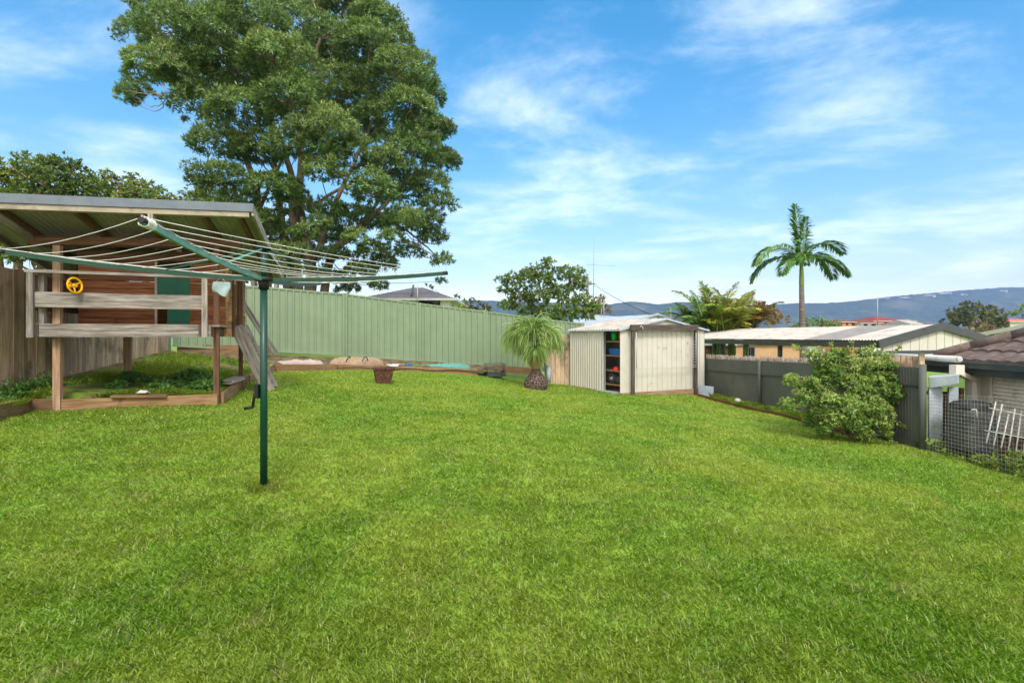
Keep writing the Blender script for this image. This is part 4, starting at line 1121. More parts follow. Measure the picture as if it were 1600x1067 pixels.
mb.build('hip_tiles', M['roofbrown'], nh)
mb = MB(); mb.bar((7.2, 9.3, E+gz_-.07), (7.2, 3.6, E+gz_-.07), .11, .09); mb.bar((7.28, 9.3, E+gz_-.16), (7.28, 3.6, E+gz_-.16), .03, .14)
mb.build('gutter', mat('dark_green_gutter', [(.3, '#2c3636'), (.7, '#3e4a4a')], rough=.4), nh)
mb = MB(); mb.hexa([(7.66, 3.6, E-2.4), (12, 3.6, E-2.4), (12, 8.66, E-2.4), (7.66, 8.66, E-2.4), (7.66, 3.6, E-.52), (12, 3.6, E-.52), (12, 8.66, E-.52), (7.66, 8.66, E-.52)])
mb.build('wall', M['render'], nh)
mb = MB(); mb.bar((7.645, 3.7, E-1.9), (7.645, 8.65, E-1.9), .03, .9); mb.build('brick_base', mat('brown_brickwork', [(.35, '#5a4436'), (.65, '#8a7260')], scale=9, rough=.9), nh)
mb = MB(); mb.sheet((7.60, 8.05, E-1.45), (7.60, 3.7, E-1.45), (7.60, 3.7, E-.58), (7.60, 8.05, E-.58), 10, [(0, 0)]); 
for k in range(15):
    z_ = E-1.44+k*.058; mb.bar((7.595-.012, 8.05, z_+.028), (7.595-.012, 3.7, z_+.028), .03, .044, rnd=.5)
sht = mb.build('roller_shutter', mat('pale_shutter', [(.3, '#cfc8ba'), (.7, '#e2dcd0')], scale=5, rough=.6, stain='#998c78', stain_scale=6), nh)
mb = MB()
for y_ in (8.1, 8.36): mb.bar((7.6, y_, E-1.46), (7.6, y_, E-.53), .05, .06, (1, 0, 0))
mb.bar((7.6, 8.1, E-1.47), (7.6, 3.7, E-1.47), .05, .04); mb.build('shutter_frame', M['render'], sht)
dp = MB(); dp.bar(P(1495, 585, 8.0), P(1495, 570, 8.0), .13, .13, (0, 1, 0)); dp.bar(P(1498, 583, 8.02), P(1522, 594, 8.25), .085, .07); dp.bar(P(1519, 592, 8.25), P(1519, 690, 8.25), .09, .075, (1, 0, 0))
dp.build('downpipe', M['render'], nh)
mb = MB(); a, b = P(1368, 554.5, 10.2), P(1499, 561.5, 8.0); mb.tube([a, b], .052, 14); mb.tube([b, b+norm(b-a)*.03], [.052, .03], 14)
one('white_pipe', mb, M['white'], 'thick white pipe running level above the grey fence to the tiled house', 'pipe')
mb = MB(); mb.bar(P(1440, 573, 9.2)+[.25, .4, 0], P(1500, 577, 8.4)+[.25, .2, 0], .06, .12); mb.bar(P(1385, 561, 10.9), P(1500, 571, 8.8), .8, .03)
mb.bar((6.65, 10.3, E-1.42), (8.3, 10.9, E-1.42), .05, 1.9)
one('lean_to', mb, M['charcoal'], 'dark flat lean-to roof edge under the white pipe', 'lean-to')

# ------------------------------------------------------------------ carport behind the grey fence
cp = empty('carport', (9, 16, E-2.4), 'long carport with pale corrugated roof and dark gable beyond the grey fence', 'carport')
Cn = np.array([8.64, 12.0]); cd = np.array([-1.8, 10.6]); cu = np.array([4.24, 1.70])
def CQ(a, b, z):
    q = Cn+cu*a+cd*b; return np.array([q[0], q[1], E+z])
zec, zpc = -.135, .27
CORR = [(0, 0), (.25, .02), (.5, .032), (.75, .02)]
cuts = [(0, .10), (.10, .22), (.22, 1.0)]
for i, (b0q, b1q) in enumerate(cuts):
    mb = MB(); z0 = zec+.02
    mb.sheet(CQ(-.03, b1q, z0), CQ(-.03, b0q, z0), CQ(.5, b0q, zpc), CQ(.5, b1q, zpc), .09, CORR)
    mb.build('roof_sheet', M['roofgrey'] if i == 1 else M['creamroof'], cp)
mb = MB(); mb.sheet(CQ(1.03, 0, zec), CQ(1.03, 1, zec), CQ(.5, 1, zpc), CQ(.5, 0, zpc), .09, CORR); mb.build('roof_sheet', M['creamroof'], cp)
mb = MB()
for a0, a1 in ((-.035, .503), (1.035, .497)): mb.bar(CQ(a0, -.006, zec-.055), CQ(a1, -.006, zpc-.02), .04, .19)
mb.build('barge_board', M['charcoal'], cp)
mb = MB(); mb.bar(CQ(-.025, 0, zec-.07), CQ(-.025, 1, zec-.07), .05, .15); mb.bar(CQ(1.0, 0, zec-.1), CQ(1.0, 1, zec-.1), .06, .2); mb.build('eave_beam', mat('dark_olive_beam', [(.3, '#3c3d33'), (.7, '#4c4d42')], rough=.6), cp)
mb = MB()
a_ = np.linspace(.02, .98, 14)
for k in range(13):
    f0, f1 = a_[k], a_[k+1]; zt = lambda f: zec-.08+(zpc-zec)*(1-abs(f-.5)*2)
    mb.hexa([CQ(f0, .0, -.35), CQ(f1-.004, .0, -.35), CQ(f1-.004, .004, -.35), CQ(f0, .004, -.35), CQ(f0, .0, max(zt(f0), -.34)), CQ(f1-.004, .0, max(zt(f1), -.34)), CQ(f1-.004, .004, max(zt(f1), -.34)), CQ(f0, .004, max(zt(f0), -.34))], .5)
mb.build('gable_panel', M['cream'], cp)
mb = MB(); mb.bar(CQ(0, .002, -.40), CQ(1, .002, -.40), .08, .09); mb.build('tie_beam', M['charcoal'], cp)
for a_, b_ in ((.02, .1), (.02, .33), (.02, .62), (.02, .9), (.98, .03), (.98, .5)):
    mb = MB(); mb.bar(CQ(a_, b_, -2.6), CQ(a_, b_, zec-.02), .1, .1, (0, 1, 0)); mb.build('post', M['whitewall'] if b_ == .1 else M['charcoal'], cp)
# houses glimpsed through and past it
def box_house(name, label, x0, x1, ytop, ybot, D, depth, wallm, roofm, rise, over=.4, hip=True, windows=(), cat='house', zground=None, ridge=None):
    """front wall seen between pixel columns x0..x1 at distance D"""
    A = P(x0, ytop, D); B = P(x1, ytop, D); zt = A[2]; zg = float(GH(A[0], A[1])) if zground is None else zground
    e = empty(name, ((A[0]+B[0])/2, D+depth/2, zg), label, cat)
    mb = MB(); mb.hexa([(A[0], D, zg), (B[0], D, zg), (B[0], D+depth, zg), (A[0], D+depth, zg), (A[0], D, zt), (B[0], D, zt), (B[0], D+depth, zt), (A[0], D+depth, zt)])
    mb.build('wall', wallm, e)
    o_ = over; xa, xb, ya, yb = A[0]-o_, B[0]+o_, D-o_, D+depth+o_
    ins = min((yb-ya)/2, (xb-xa)/2*.9) if hip else 0
    ym = (ya+yb)/2; z0 = zt+.02
    r1, r2 = (xa+ins, ym, z0+rise), (xb-ins, ym, z0+rise)
    mb = MB(); nC = 12
    def course_rows(p00, p10, p11, p01):
        p00, p10, p11, p01 = map(np.array, (p00, p10, p11, p01))
        for k in range(nC):
            f0, f1 = k/nC, (k+1)/nC
            a = p00+(p01-p00)*f0; b = p10+(p11-p10)*f0; c = p10+(p11-p10)*f1; d_ = p00+(p01-p00)*f1
            up_ = np.array([0, 0, rise/nC*.25]); mb.poly([a+up_, b+up_, c, d_])
            mb.poly([a, b, b+up_, a+up_])
    course_rows((xa, ya, z0), (xb, ya, z0), r2, r1); course_rows((xb, yb, z0), (xa, yb, z0), r1, r2)
    course_rows((xb, ya, z0), (xb, yb, z0), r2, r2); course_rows((xa, yb, z0), (xa, ya, z0), r1, r1)
    mb.build('roof', roofm, e)
    mb = MB()
    for p_, q_ in (((xa, ya), (xb, ya)), ((xb, ya), (xb, yb)), ((xa, ya), (xa, yb))): mb.bar((*p_, zt-.02), (*q_, zt-.02), .12, .14)
    mb.build('gutter', M['white'], e)
    if o_ > .15:
        mb = MB(); mb.poly([(xa, ya, zt-.03), (xb, ya, zt-.03), (xb, yb, zt-.03), (xa, yb, zt-.03)]); mb.build('soffit', M['white'], e)
    for w0, w1, y0, y1 in windows:
        a = P(w0, y1, D-.03); b = P(w1, y0, D-.03)
        mb = MB(); mb.hexa([(a[0], D-.05, a[2]), (b[0], D-.05, a[2]), (b[0], D+.05, a[2]), (a[0], D+.05, a[2]), (a[0], D-.05, b[2]), (b[0], D-.05, b[2]), (b[0], D+.05, b[2]), (a[0], D+.05, b[2])])
        w_ = mb.build('window', M['glass'], e)
        mb = MB(); 
        for p_, q_ in (((a[0], a[2]), (b[0], a[2])), ((a[0], b[2]), (b[0], b[2])), ((a[0], a[2]), (a[0], b[2])), ((b[0], a[2]), (b[0], b[2])), (((a[0]+b[0])/2, a[2]), ((a[0]+b[0])/2, b[2]))):
            mb.bar((p_[0], D-.06, p_[1]), (q_[0], D-.06, q_[1]), .05, .05, (0, 1, 0))
        mb.build('frame', M['charcoal'], w_)
    return e
sth = box_house('suburban_house', 'white house with grey tiled hip roof behind the green fence under the big tree', 572, 701, 468, 520, 34, 8, M['whitewall'], M['roofslate'], 1.15, .5,
          windows=((605, 632, 468.8, 484), (652, 687, 469.5, 486)), zground=E-2)
mb = MB(); mb.tube([P(653, 478, 33.3), P(652, 444, 33.3)], .03, 6); mb.build('vent_pipe', M['white'], sth)
mb = MB(); mb.tube([P(643, 462, 33.4), P(646, 446, 35.4)], .07, 6); mb.build('flue', M['charcoal'], sth)
box_house('peach_house', 'low peach rendered house glimpsed under the carport roof', 1150, 1262, 536, 600, 27, 6, M['peach'], M['roofslate'], .3, .1, windows=((1166, 1178, 543, 556),))
box_house('dark_house', 'dark brown timber house glimpsed between shed and peach house', 1098, 1146, 537, 600, 26, 6, M['brownwood'], M['roofslate'], .2, .1, windows=((1112, 1130, 541, 554),))
mb = MB(); mb.bar(P(1262, 560, 24), P(1285, 560, 24), .1, .9); mb.bar(P(1274, 545, 23.8), P(1274, 590, 23.8), .7, .3, (0, 1, 0)); one('shed_wall', mb, M['bluewhite'], 'pale wall piece seen under the carport left of the shrub', 'wall')
box_house('orange_house', 'orange brick house with brown roof in the distance left of the red roofs', 1316, 1342, 503, 530, 120, 9, M['orangebrick'], M['brownroof'], .7, .3, windows=((1322, 1325, 504.5, 508), (1331, 1335, 504.5, 508)))
box_house('brown_roof_house', 'far house with brown hipped roof and pale front between orange house and red roof house', 1345, 1376, 505, 530, 118, 9, M['render'], M['brownroof'], 1.1, .4, windows=((1350, 1355, 506, 509), (1362, 1368, 506, 509)))
box_house('red_roof_house', 'large far house with bright red hipped roof and brick walls', 1366, 1425, 502, 530, 125, 12, M['redbrick'], M['redroof'], 1.3, .6, windows=((1400, 1406, 503, 507), (1384, 1388, 503, 507)))
box_house('white_gable_house', 'small white gabled house right of the large red roof', 1423, 1439, 506, 530, 116, 8, M['whitewall'], M['creamroof'], 1.0, .3, hip=False, windows=((1426, 1429, 507, 510),))
box_house('grey_roof_house', 'far house with plain grey roof left of the round brown tree', 1444, 1478, 508, 530, 122, 9, M['render'], M['roofslate'], 1.0, .5)
box_house('pink_roof_house', 'house with faded pink red roof at the right edge beyond the trees', 1578, 1640, 502.5, 530, 95, 9, M['render'], mat('faded_red_roof', [(.3, '#b0584c'), (.7, '#c46e60')], rough=.8), .7, .5)
# blue-grey roofs behind the shed
box_house('blue_shed', 'pale blue shed with low gable showing left behind the cream shed', 925, 968, 496, 540, 30, 6, M['bluewall'], M['blueroof'], .25, .1)
g2 = empty('gabled_workshop', (7.5, 27, E-2), 'blue grey low gabled workshop roof just behind the cream shed', 'workshop')
ga, gb_, gp = P(955, 505, 26), P(1083, 505, 24), P(1029, 490.5, 24.6)
ga = np.array([5.0, 24.2, E+.45]); gb_ = np.array([8.55, 24.4, E+.5]); gp = np.array([6.9, 24.3, E+1.02]); bk = np.array([-3.2, 5.5, 0])
mb = MB(); mb.sheet(ga+bk, ga, gp, gp+bk, .2, [(0, 0), (.7, 0), (.8, .02), (.9, .02)]); mb.sheet(gb_, gb_+bk, gp+bk, gp, .2, [(0, 0), (.7, 0), (.8, .02), (.9, .02)]); mb.build('roof', M['blueroof'], g2)
mb = MB(); 
for a, b in ((ga, gp), (gb_, gp)): mb.bar(a+[0, -.04, 0], b+[0, -.04, .02], .04, .1)
mb.build('barge_board', M['bluewhite'], g2)
q = np.array([0, 0, -2.2]); mb = MB(); k_ = [0, .02, 0]
mb.poly([ga+k_+[.1, 0, -2.4], gb_+k_+[-.1, 0, -2.4], gb_+k_+[-.1, 0, 0], gp+k_, ga+k_+[.1, 0, 0]]); mb.poly([ga+bk+[.1, 0, -2.4], ga+[.1, .02, -2.4], ga+[.1, .02, -.02], ga+bk+[.1, 0, -.02]])
mb.build('wall', M['bluewall'], g2)
# far beige roof edge at the right
mb = MB(); mb.bar(P(1527, 523.5, 20), P(1625, 505.5, 17), .08, .14); mb.poly([P(1527, 524, 20), P(1625, 507, 17), P(1640, 514, 24), P(1560, 519, 26)]); one('roof_edge', mb, M['render'], 'beige sloping roof edge rising to the right behind the brown tiles', 'roof')

# ------------------------------------------------------------------ poles
ep = P(918, 520, 55); pole = empty('power_pole', ep, 'grey timber power pole with crossarm behind the small tree', 'power pole')
mb = MB(); mb.tube([P(919.5, 600, 55), P(917.5, 428, 55)], [.2, .13], 8); mb.build('pole', M['greybark'], pole)
mb = MB(); mb.bar(P(912, 446, 54.8), P(930, 443, 54.8), .12, .12); mb.build('crossarm', M['greybark'], pole)
mb = MB(); 
for px in (914, 921, 928): mb.lathe(P(px, 444, 54.7), [(.04, 0), (.07, .08), (.04, .15), (.02, .2)], 8)
mb.tube([P(922, 436, 54.7), P(922, 443, 54.7)], .16, 8); mb.build('insulator', M['bluewhite'], pole)
mb = MB(); mb.tube([P(928, 444, 54.7)+(P(1030, 497, 24)-P(928, 444, 54.7))*t-np.array([0, 0, 1.3*4*t*(1-t)*.15]) for t in np.linspace(0, 1, 14)], .022, 5); mb.build('cable', M['black'], pole)
an = empty('radio_mast', P(928, 510, 31), 'tall thin radio aerial with a horizontal rod behind the shed', 'aerial')
mb = MB(); mb.tube([P(927, 505, 31), P(928, 366, 31)], [.035, .012], 6); mb.build('mast', M['galv'], an)
mb = MB(); mb.tube([P(916, 413.5, 31), P(961, 415.5, 31)], .011, 5); mb.build('rod', M['galv'], an)
for px, yt, yb_, D, lb in ((939.5, 467, 500, 30, 'left one of two short pale aerial poles beside the round brown bush'), (943.5, 468, 500, 30, 'right one of two short pale aerial poles beside the round brown bush'), (1048, 480, 506, 40, 'thin pale pole above the workshop roof against the hills'), (1371, 466, 505, 110, 'thin aerial mast above the large red roof')):
    mb = MB(); mb.tube([P(px, yb_+4, D), P(px, yt, D)], .03*D/30, 6); mb.tube([P(px-2, yt+2, D), P(px+2, yt+2, D)], .015*D/30, 4); one('aerial_pole', mb, M['galv'], lb, 'aerial')

# ------------------------------------------------------------------ trees
def px_clumps(lst, D): return [(P(x, y, D+o_), r*(D+o_)/F) for x, y, r, o_ in lst]
BT = 19.5
bt = empty('big_tree', P(470, 520, BT), 'very large spreading evergreen tree behind the green fence with several brown trunks', 'tree')
front = [(330, 62, 56), (398, 40, 56), (268, 52, 50), (232, 108, 38), (292, 118, 52), (362, 110, 56), (430, 92, 52), (318, 168, 46), (385, 178, 52), (450, 160, 52),
         (335, 226, 40), (398, 240, 46), (345, 284, 44), (470, 232, 46), (512, 205, 46), (545, 245, 44), (580, 300, 40), (505, 270, 34), (420, 296, 40), (452, 300, 26), (410, 350, 28), (335, 345, 30), (368, 385, 26), (310, 318, 22), (475, 365, 20), (520, 330, 24), (440, 395, 20), (500, 352, 20), (555, 372, 20), (465, 392, 16), (640, 345, 20), (612, 372, 18)]
mid = [(520, 75, 52), (575, 78, 48), (618, 118, 46), (642, 172, 42), (596, 190, 50), (540, 150, 52), (640, 238, 46), (668, 288, 34), (684, 320, 26), (625, 300, 44), (632, 350, 36), (676, 372, 22), (690, 408, 16),
       (560, 345, 38), (520, 372, 30), (585, 395, 28), (470, 330, 34), (440, 372, 34), (398, 350, 34), (372, 320, 30), (600, 415, 22), (640, 395, 22), (560, 425, 26), (515, 435, 24), (430, 420, 30), (670, 345, 24), (480, 400, 24),
       (545, 452, 16), (590, 448, 14), (525, 400, 24), (605, 260, 36)]
back = [(300, -5, 56), (380, -35, 56), (460, -30, 60), (238, 8, 40), (540, 5, 44), (592, 45, 40), (470, 40, 60), (655, 130, 28), (680, 200, 26), (690, 255, 28), (205, 150, 18), (215, 140, 22), (196, 142, 12), (206, 160, 10), (228, 60, 34),
        (420, 130, 60), (500, 120, 60), (560, 200, 50), (360, 60, 60), (655, 215, 36), (600, 130, 46), (320, 130, 46), (350, 330, 26), (330, 300, 24), (480, 180, 50), (690, 440, 8), (622, 350, 30), (582, 32, 34), (622, 72, 32), (650, 108, 28), (672, 152, 26), (690, 205, 22), (697, 248, 20), (540, 10, 30)]
cls = px_clumps([(x, y, r, rng.uniform(-3.2, -2.0)) for x, y, r in front], BT)+px_clumps([(x, y, r, rng.uniform(-.8, 1.2)) for x, y, r in mid], BT)+px_clumps([(x, y, r, rng.uniform(2.2, 4.2)) for x, y, r in back], BT)
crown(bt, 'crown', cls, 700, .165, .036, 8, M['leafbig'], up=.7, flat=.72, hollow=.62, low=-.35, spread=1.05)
mb = MB()
def B_(x, y, o_=0): return P(x, y, BT+o_)
limbs = [([(455, 540), (450, 430), (440, 350), (432, 290), (425, 200)], .34, .08, 0), ([(480, 540), (487, 430), (470, 340), (468, 270), (480, 160), (500, 60)], .36, .06, .3),
         ([(500, 540), (515, 405), (545, 372), (590, 330), (650, 270)], .26, .06, .2), ([(420, 540), (415, 420), (405, 330), (385, 250), (330, 160), (270, 90)], .28, .05, -.5),
         ([(470, 500), (462, 400), (455, 300), (448, 250), (400, 130), (360, 40)], .26, .06, -.6), ([(590, 330), (620, 350), (660, 380), (690, 410)], .09, .02, .5),
         ([(450, 300), (400, 230), (320, 180), (260, 150)], .10, .02, 0), ([(487, 420), (520, 330), (560, 240), (600, 150)], .18, .04, .4), ([(545, 372), (600, 300), (640, 200)], .12, .03, 1),
         ([(480, 330), (540, 290), (600, 280), (660, 290)], .10, .03, .6), ([(430, 330), (380, 320), (340, 290)], .10, .03, -.8), ([(405, 330), (440, 250), (470, 200)], .1, .03, -1.2)]
for pts, r0, r1, o_ in limbs: limb(mb, [B_(x, y, o_*(i/len(pts))*2) for i, (x, y) in enumerate(pts)], r0*.72, r1*.8, 9, .02)
nodes = [B_(x, y, o_*(i/len(pts))*2) for pts, r0, r1, o_ in limbs for i, (x, y) in enumerate(pts) if i > 0]
for c, r in cls:
    q = min(nodes, key=lambda n_: np.linalg.norm(n_-c)+(4 if n_[2] > c[2] else 0))
    m_ = (q+c)/2+rng.normal(0, .2, 3)-[0, 0, .15]; limb(mb, [q, m_, c], .045 if r > 1 else .022, .014 if r > 1 else .008, 6, .02)
    for k in range(5):
        e_ = c+np.clip(rng.normal(0, 1, 3), -1.3, 1.3)*r*[.4, .4, .25]; mb.tube([c, (c+e_)/2+rng.normal(0, .05, 3), e_], [.018, .012, .006], 5)
mb.build('trunk', M['bark'], bt)

def tree(name, label, base, D, clumps, dens, L, W, k, material, trunkm, limbs_, group=None, up=.5, hollow=.55, tw=(.15, .03), spread=1., flat=.8, low=-.6, cat='tree'):
    e = empty(name, P(*base, D), label, cat, group)
    cl2 = px_clumps(clumps, D)
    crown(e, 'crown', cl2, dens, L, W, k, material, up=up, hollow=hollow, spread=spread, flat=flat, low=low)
    mb = MB(); b = P(*base, D)
    nd = []
    for pts in limbs_:
        pp_ = [P(x, y, D) for x, y in pts]; limb(mb, [b]+pp_, tw[0], tw[1], 7, .01); nd += pp_
    for c, r in cl2:
        q = min(nd+[b], key=lambda n_: np.linalg.norm(n_-c)); limb(mb, [q, (q+c)/2-[0, 0, .05], c], tw[1]*1.1, tw[1]*.4, 5, .01)
        for k_ in range(3): mb.tube([c, c+rng.normal(0, 1, 3)*r*.5], [tw[1]*.4, tw[1]*.2], 4)
    mb.build('trunk', trunkm, e)
    return e
tree('hedge_tree', 'bushy dark tree with yellowish tips at the far left behind the playhouse roof', (20, 560), 13.5,
     [(-10, 300, 40, 0), (60, 320, 44, .3), (100, 320, 40, .8), (45, 262, 22, .3), (75, 258, 18, .2), (10, 275, 24, .2), (118, 262, 14, .4), (30, 290, 38, .4), (75, 275, 34, 0), (100, 290, 40, .5), (20, 340, 45, 0), (60, 360, 45, -.5), (0, 390, 40, -.6), (45, 395, 40, -.6), (95, 385, 36, -.3), (100, 335, 40, .5), (130, 300, 26, .8), (20, 262, 16, 0), (95, 255, 14, 0), (120, 420, 30, -.2), (-40, 330, 50, 0)],
     520, .12, .045, 6, M['leafleft'], M['bark'], [[(25, 450), (40, 350), (70, 290)], [(60, 430), (90, 330)], [(0, 420), (-10, 320)]], up=.5)
tree('hedge_tree', 'thin bushy tree rising behind the middle of the playhouse roof', (190, 560), 15.5,
     [(160, 300, 28, 0), (175, 315, 30, .4), (225, 300, 26, .4), (252, 308, 18, 0), (150, 285, 18, .2), (185, 295, 26, .3), (212, 300, 24, 0), (235, 312, 22, .3), (262, 322, 20, 0), (200, 325, 30, 0), (245, 335, 24, .2), (285, 330, 20, .4), (170, 275, 10, 0), (205, 276, 9, 0), (300, 305, 16, .8), (320, 330, 22, .6)],
     480, .11, .045, 6, M['leafleft'], M['bark'], [[(195, 450), (200, 340), (210, 300)], [(230, 430), (250, 330)]], up=.5)
tree('shade_tree', 'dark leafy tree filling the gap between playhouse roof and big tree trunks', (400, 560), 16.5,
     [(345, 345, 30, 0), (375, 370, 30, 0), (405, 395, 26, .3), (440, 400, 24, .5), (395, 430, 26, 0), (430, 435, 22, .4), (330, 375, 30, 0), (360, 410, 26, 0), (465, 425, 20, .5), (380, 340, 24, .4)],
     260, .14, .05, 6, M['leafbig'], M['bark'], [[(400, 470), (385, 390), (370, 350)], [(430, 460), (430, 410)]], up=.5)
tree('garden_tree', 'round open crowned leafy tree behind the green fence above the ponytail palm', (872, 560), 22,
     [(800, 440, 16, 0), (826, 430, 17, .4), (853, 416, 12, 0), (846, 440, 18, -.4), (876, 430, 17, 0), (900, 428, 13, .3), (812, 462, 18, 0), (840, 465, 20, -.6), (870, 458, 19, 0), (898, 450, 15, .4), (796, 478, 14, 0), (825, 488, 16, -.3), (855, 488, 18, -.6), (885, 482, 17, -.2),
      (907, 470, 14, .2), (920, 482, 13, .2), (788, 455, 10, 0), (859, 409, 7, 0), (906, 440, 9, 0), (912, 492, 14, 0), (880, 498, 16, -.4), (780, 438, 6, 0), (932, 478, 9, 0)],
     520, .15, .062, 7, M['leafsmall'], M['greybark'], [[(862, 500), (848, 460), (838, 430)], [(872, 500), (880, 470), (895, 440)], [(858, 500), (825, 470)], [(868, 505), (905, 480)]], tw=(.1, .03), hollow=.45)
tree('round_bush', 'round olive brown bushy tree right of the power pole', (930, 520), 60, [(930, 478, 17, 0), (915, 486, 12, 0), (942, 488, 12, 0), (925, 495, 14, 0), (936, 470, 8, 0)], 22, .5, .24, 5, M['leafbrown'], M['bark'], [[(930, 490)]], tw=(.2, .08))
tree('round_bush', 'low dark bushy tree between the white house and the small garden tree', (738, 520), 60, [(730, 476, 11, 0), (745, 480, 12, 0), (757, 484, 9, 0), (722, 482, 9, 0), (764, 487, 6, 0), (735, 488, 10, 0)], 30, .45, .22, 5, M['leaffar'], M['bark'], [[(738, 490)]], tw=(.2, .08))
tree('small_conifer', 'tiny dark round tree top poking above the white house roof', (715, 520), 58, [(713, 466, 4.5, 0), (671, 447, 5, 0)], 40, .4, .2, 5, M['leaffar'], M['bark'], [[(713, 475)]], tw=(.1, .05))
tree('shrub_tree', 'bright yellow green shrub just above the green fence beside the white house', (722, 520), 36, [(718, 480, 7, 0), (728, 484, 6, 0), (757, 489, 4, 0), (711, 483, 5, 0)], 60, .25, .1, 6, M['leafclump'], M['bark'], [[(720, 490)]], tw=(.08, .03), cat='shrub')
tree('bare_tree', 'thin rusty brown tree beside the golden palms', (1202, 530), 38, [(1185, 478, 9, 0), (1200, 484, 10, 0), (1213, 492, 9, 0), (1222, 499, 8, 0), (1206, 501, 9, 0), (1190, 490, 7, 0)], 90, .3, .12, 5, M['leafrust'], M['greybark'], [[(1200, 500), (1190, 480)], [(1204, 505), (1218, 492)]], tw=(.12, .04))
tree('spreading_tree', 'large round olive brown tree with domed crown before the hills at right', (1526, 540), 95,
     [(1500, 493, 18, 0), (1520, 486, 17, 0), (1540, 490, 18, 1), (1558, 498, 14, 0), (1486, 502, 12, 0), (1530, 503, 18, -1), (1508, 506, 16, 0), (1566, 507, 9, 0), (1555, 508, 12, 0)], 14, .75, .36, 5, M['leaffar'], M['bark'], [[(1525, 510)], [(1540, 505)]], tw=(.4, .15))
tree('brown_bush', 'lower dry brown bushy tree in front of the domed tree', (1536, 545), 75, [(1530, 515, 14, 0), (1548, 518, 12, 0), (1518, 522, 11, 0), (1560, 524, 9, 0), (1540, 526, 12, 0)], 22, .5, .22, 5, M['leafbrown'], M['bark'], [[(1536, 524)]], tw=(.2, .08))
tree('dark_pine', 'dark spreading tree at the right edge in front of the hills', (1600, 540), 110, [(1596, 488, 9, 0), (1610, 484, 12, 0), (1583, 491, 6, 0), (1620, 495, 12, 0), (1576, 513, 7, 0), (1590, 512, 9, 0), (1606, 515, 10, 0)], 14, .8, .3, 5, M['leafbig'], M['bark'], [[(1600, 500)]], tw=(.3, .1))
for i, (px, py, r, D) in enumerate(((1248, 509, 6, 100), (1262, 505, 8, 100), (1278, 503, 8, 105), (1292, 506, 8, 105), (1306, 507, 7, 110), (1240, 512, 5, 100), (1150, 512, 6, 100))):
    lb = ['small far green tree left of the palm trunk', 'far green tree right of the palm trunk', 'taller far green tree between palm and orange house', 'far green tree with a bushy top near the orange house', 'far green tree touching the orange house', 'lowest far green bush at the palm trunk', 'far green tree behind the golden palms'][i]
    tree('far_tree', lb, (px, 535), D, [(px, py, r, 0), (px-r*.6, py+2, r*.7, 0), (px+r*.6, py+3, r*.7, 0)], 18, .6, .3, 5, M['leafbig'], M['bark'], [[(px, py+4)]], tw=(.2, .08), group='distant trees beyond the carport')

# palms
def frond(mb_list, base, d0, L, droop, wl, m=30, lf=.45, lw=.05, vee=.5, shade=.4, twist=0):
    """rachis curve with leaflets; returns quads"""
    d = norm(np.array(d0, float)); p = np.array(base, float); pts = [p]
    seg = m
    for i in range(seg):
        d = norm(d+np.array([0, 0, -droop/seg])*(1+i/seg)); p = p+d*L/seg; pts.append(p)
    Vs, Rs = [], []
    for i in range(3, seg+1):
        f = i/seg; q = pts[i]; dd = norm(pts[i]-pts[i-1]); sd = norm(np.cross(dd, [0, 0, 1.])+1e-6); nn = np.cross(sd, dd)
        ll = lf*L*(math.sin(math.pi*min(1, .12+f*.88))**.6)*.55+.02
        for s_ in (-1, 1):
            for j_ in range(2):
                qq = q-dd*(L/seg)*.5*j_
                ld_ = norm(sd*s_+dd*(.55+.55*f)+nn*vee*(1-.8*f)-np.array([0, 0, .25])+rng.normal(0, .09, 3))
                Vs.append([qq, ld_, ll*rng.uniform(.85, 1.1)]); Rs.append(np.clip(shade+rng.normal(0, .13), 0, 1))
    b = np.array([v_[0] for v_ in Vs]); dv = np.array([v_[1] for v_ in Vs]); Lv = np.array([v_[2] for v_ in Vs])
    q4 = leaf_quads(b, dv, np.tile([0, 0, 1.], (len(b), 1))+rng.normal(0, .3, (len(b), 3)), Lv, np.full(len(b), lw), droop=.22)
    mb_list.append((q4, np.array(Rs))); return pts
kp = empty('king_palm', P(1253, 530, 27), 'single tall palm with slim ringed trunk standing against the sky', 'palm')
D = 27
mb = MB(); mb.tube([P(1254.5, 640, D), P(1254, 520, D), P(1253, 478, D), P(1252.5, 448, D)], [.19, .15, .13, .12], 12); mb.build('trunk', M['palmtrunk'], kp)
mb = MB(); mb.tube([P(1252.5, 450, D), P(1252.5, 444, D), P(1252.5, 430, D), P(1252, 412, D), P(1251.5, 404, D)], [.10, .125, .115, .08, .05], 12); mb.build('crownshaft', M['crownshaft'], kp)
top = P(1252, 408, D); acc = []; rq = MB()
for (dx, dy, dz), L, dr, sh in (((-.05, .10, 1), 3.1, .06, .4), ((.03, -.12, 1), 2.3, .2, .35), ((-.75, -.1, .95), 3.3, 1.75, .6), ((-1, .2, .55), 3.1, 1.5, .25), ((-.8, -.5, .35), 2.3, 1.3, .4),
                              ((.62, .1, 1.0), 3.1, 1.55, .3), ((.9, .3, .8), 3.0, 1.85, .35), ((1, -.2, .45), 2.7, 1.25, .2), ((.3, .8, .9), 2.4, 1.3, .3), ((-.3, -.8, .7), 1.9, 1.6, .35)):
    pts = frond(acc, top, (dx, dy, dz), L, dr, 0, m=36, lf=.60, lw=.095, vee=.25, shade=sh); rq.tube(pts, list(np.linspace(.035, .008, len(pts))), 5)
fast('fronds', np.concatenate([a[0] for a in acc]), 4, np.concatenate([a[1] for a in acc]), M['leafpalm'], kp)
rq.build('frond_stems', M['crownshaft'], kp)
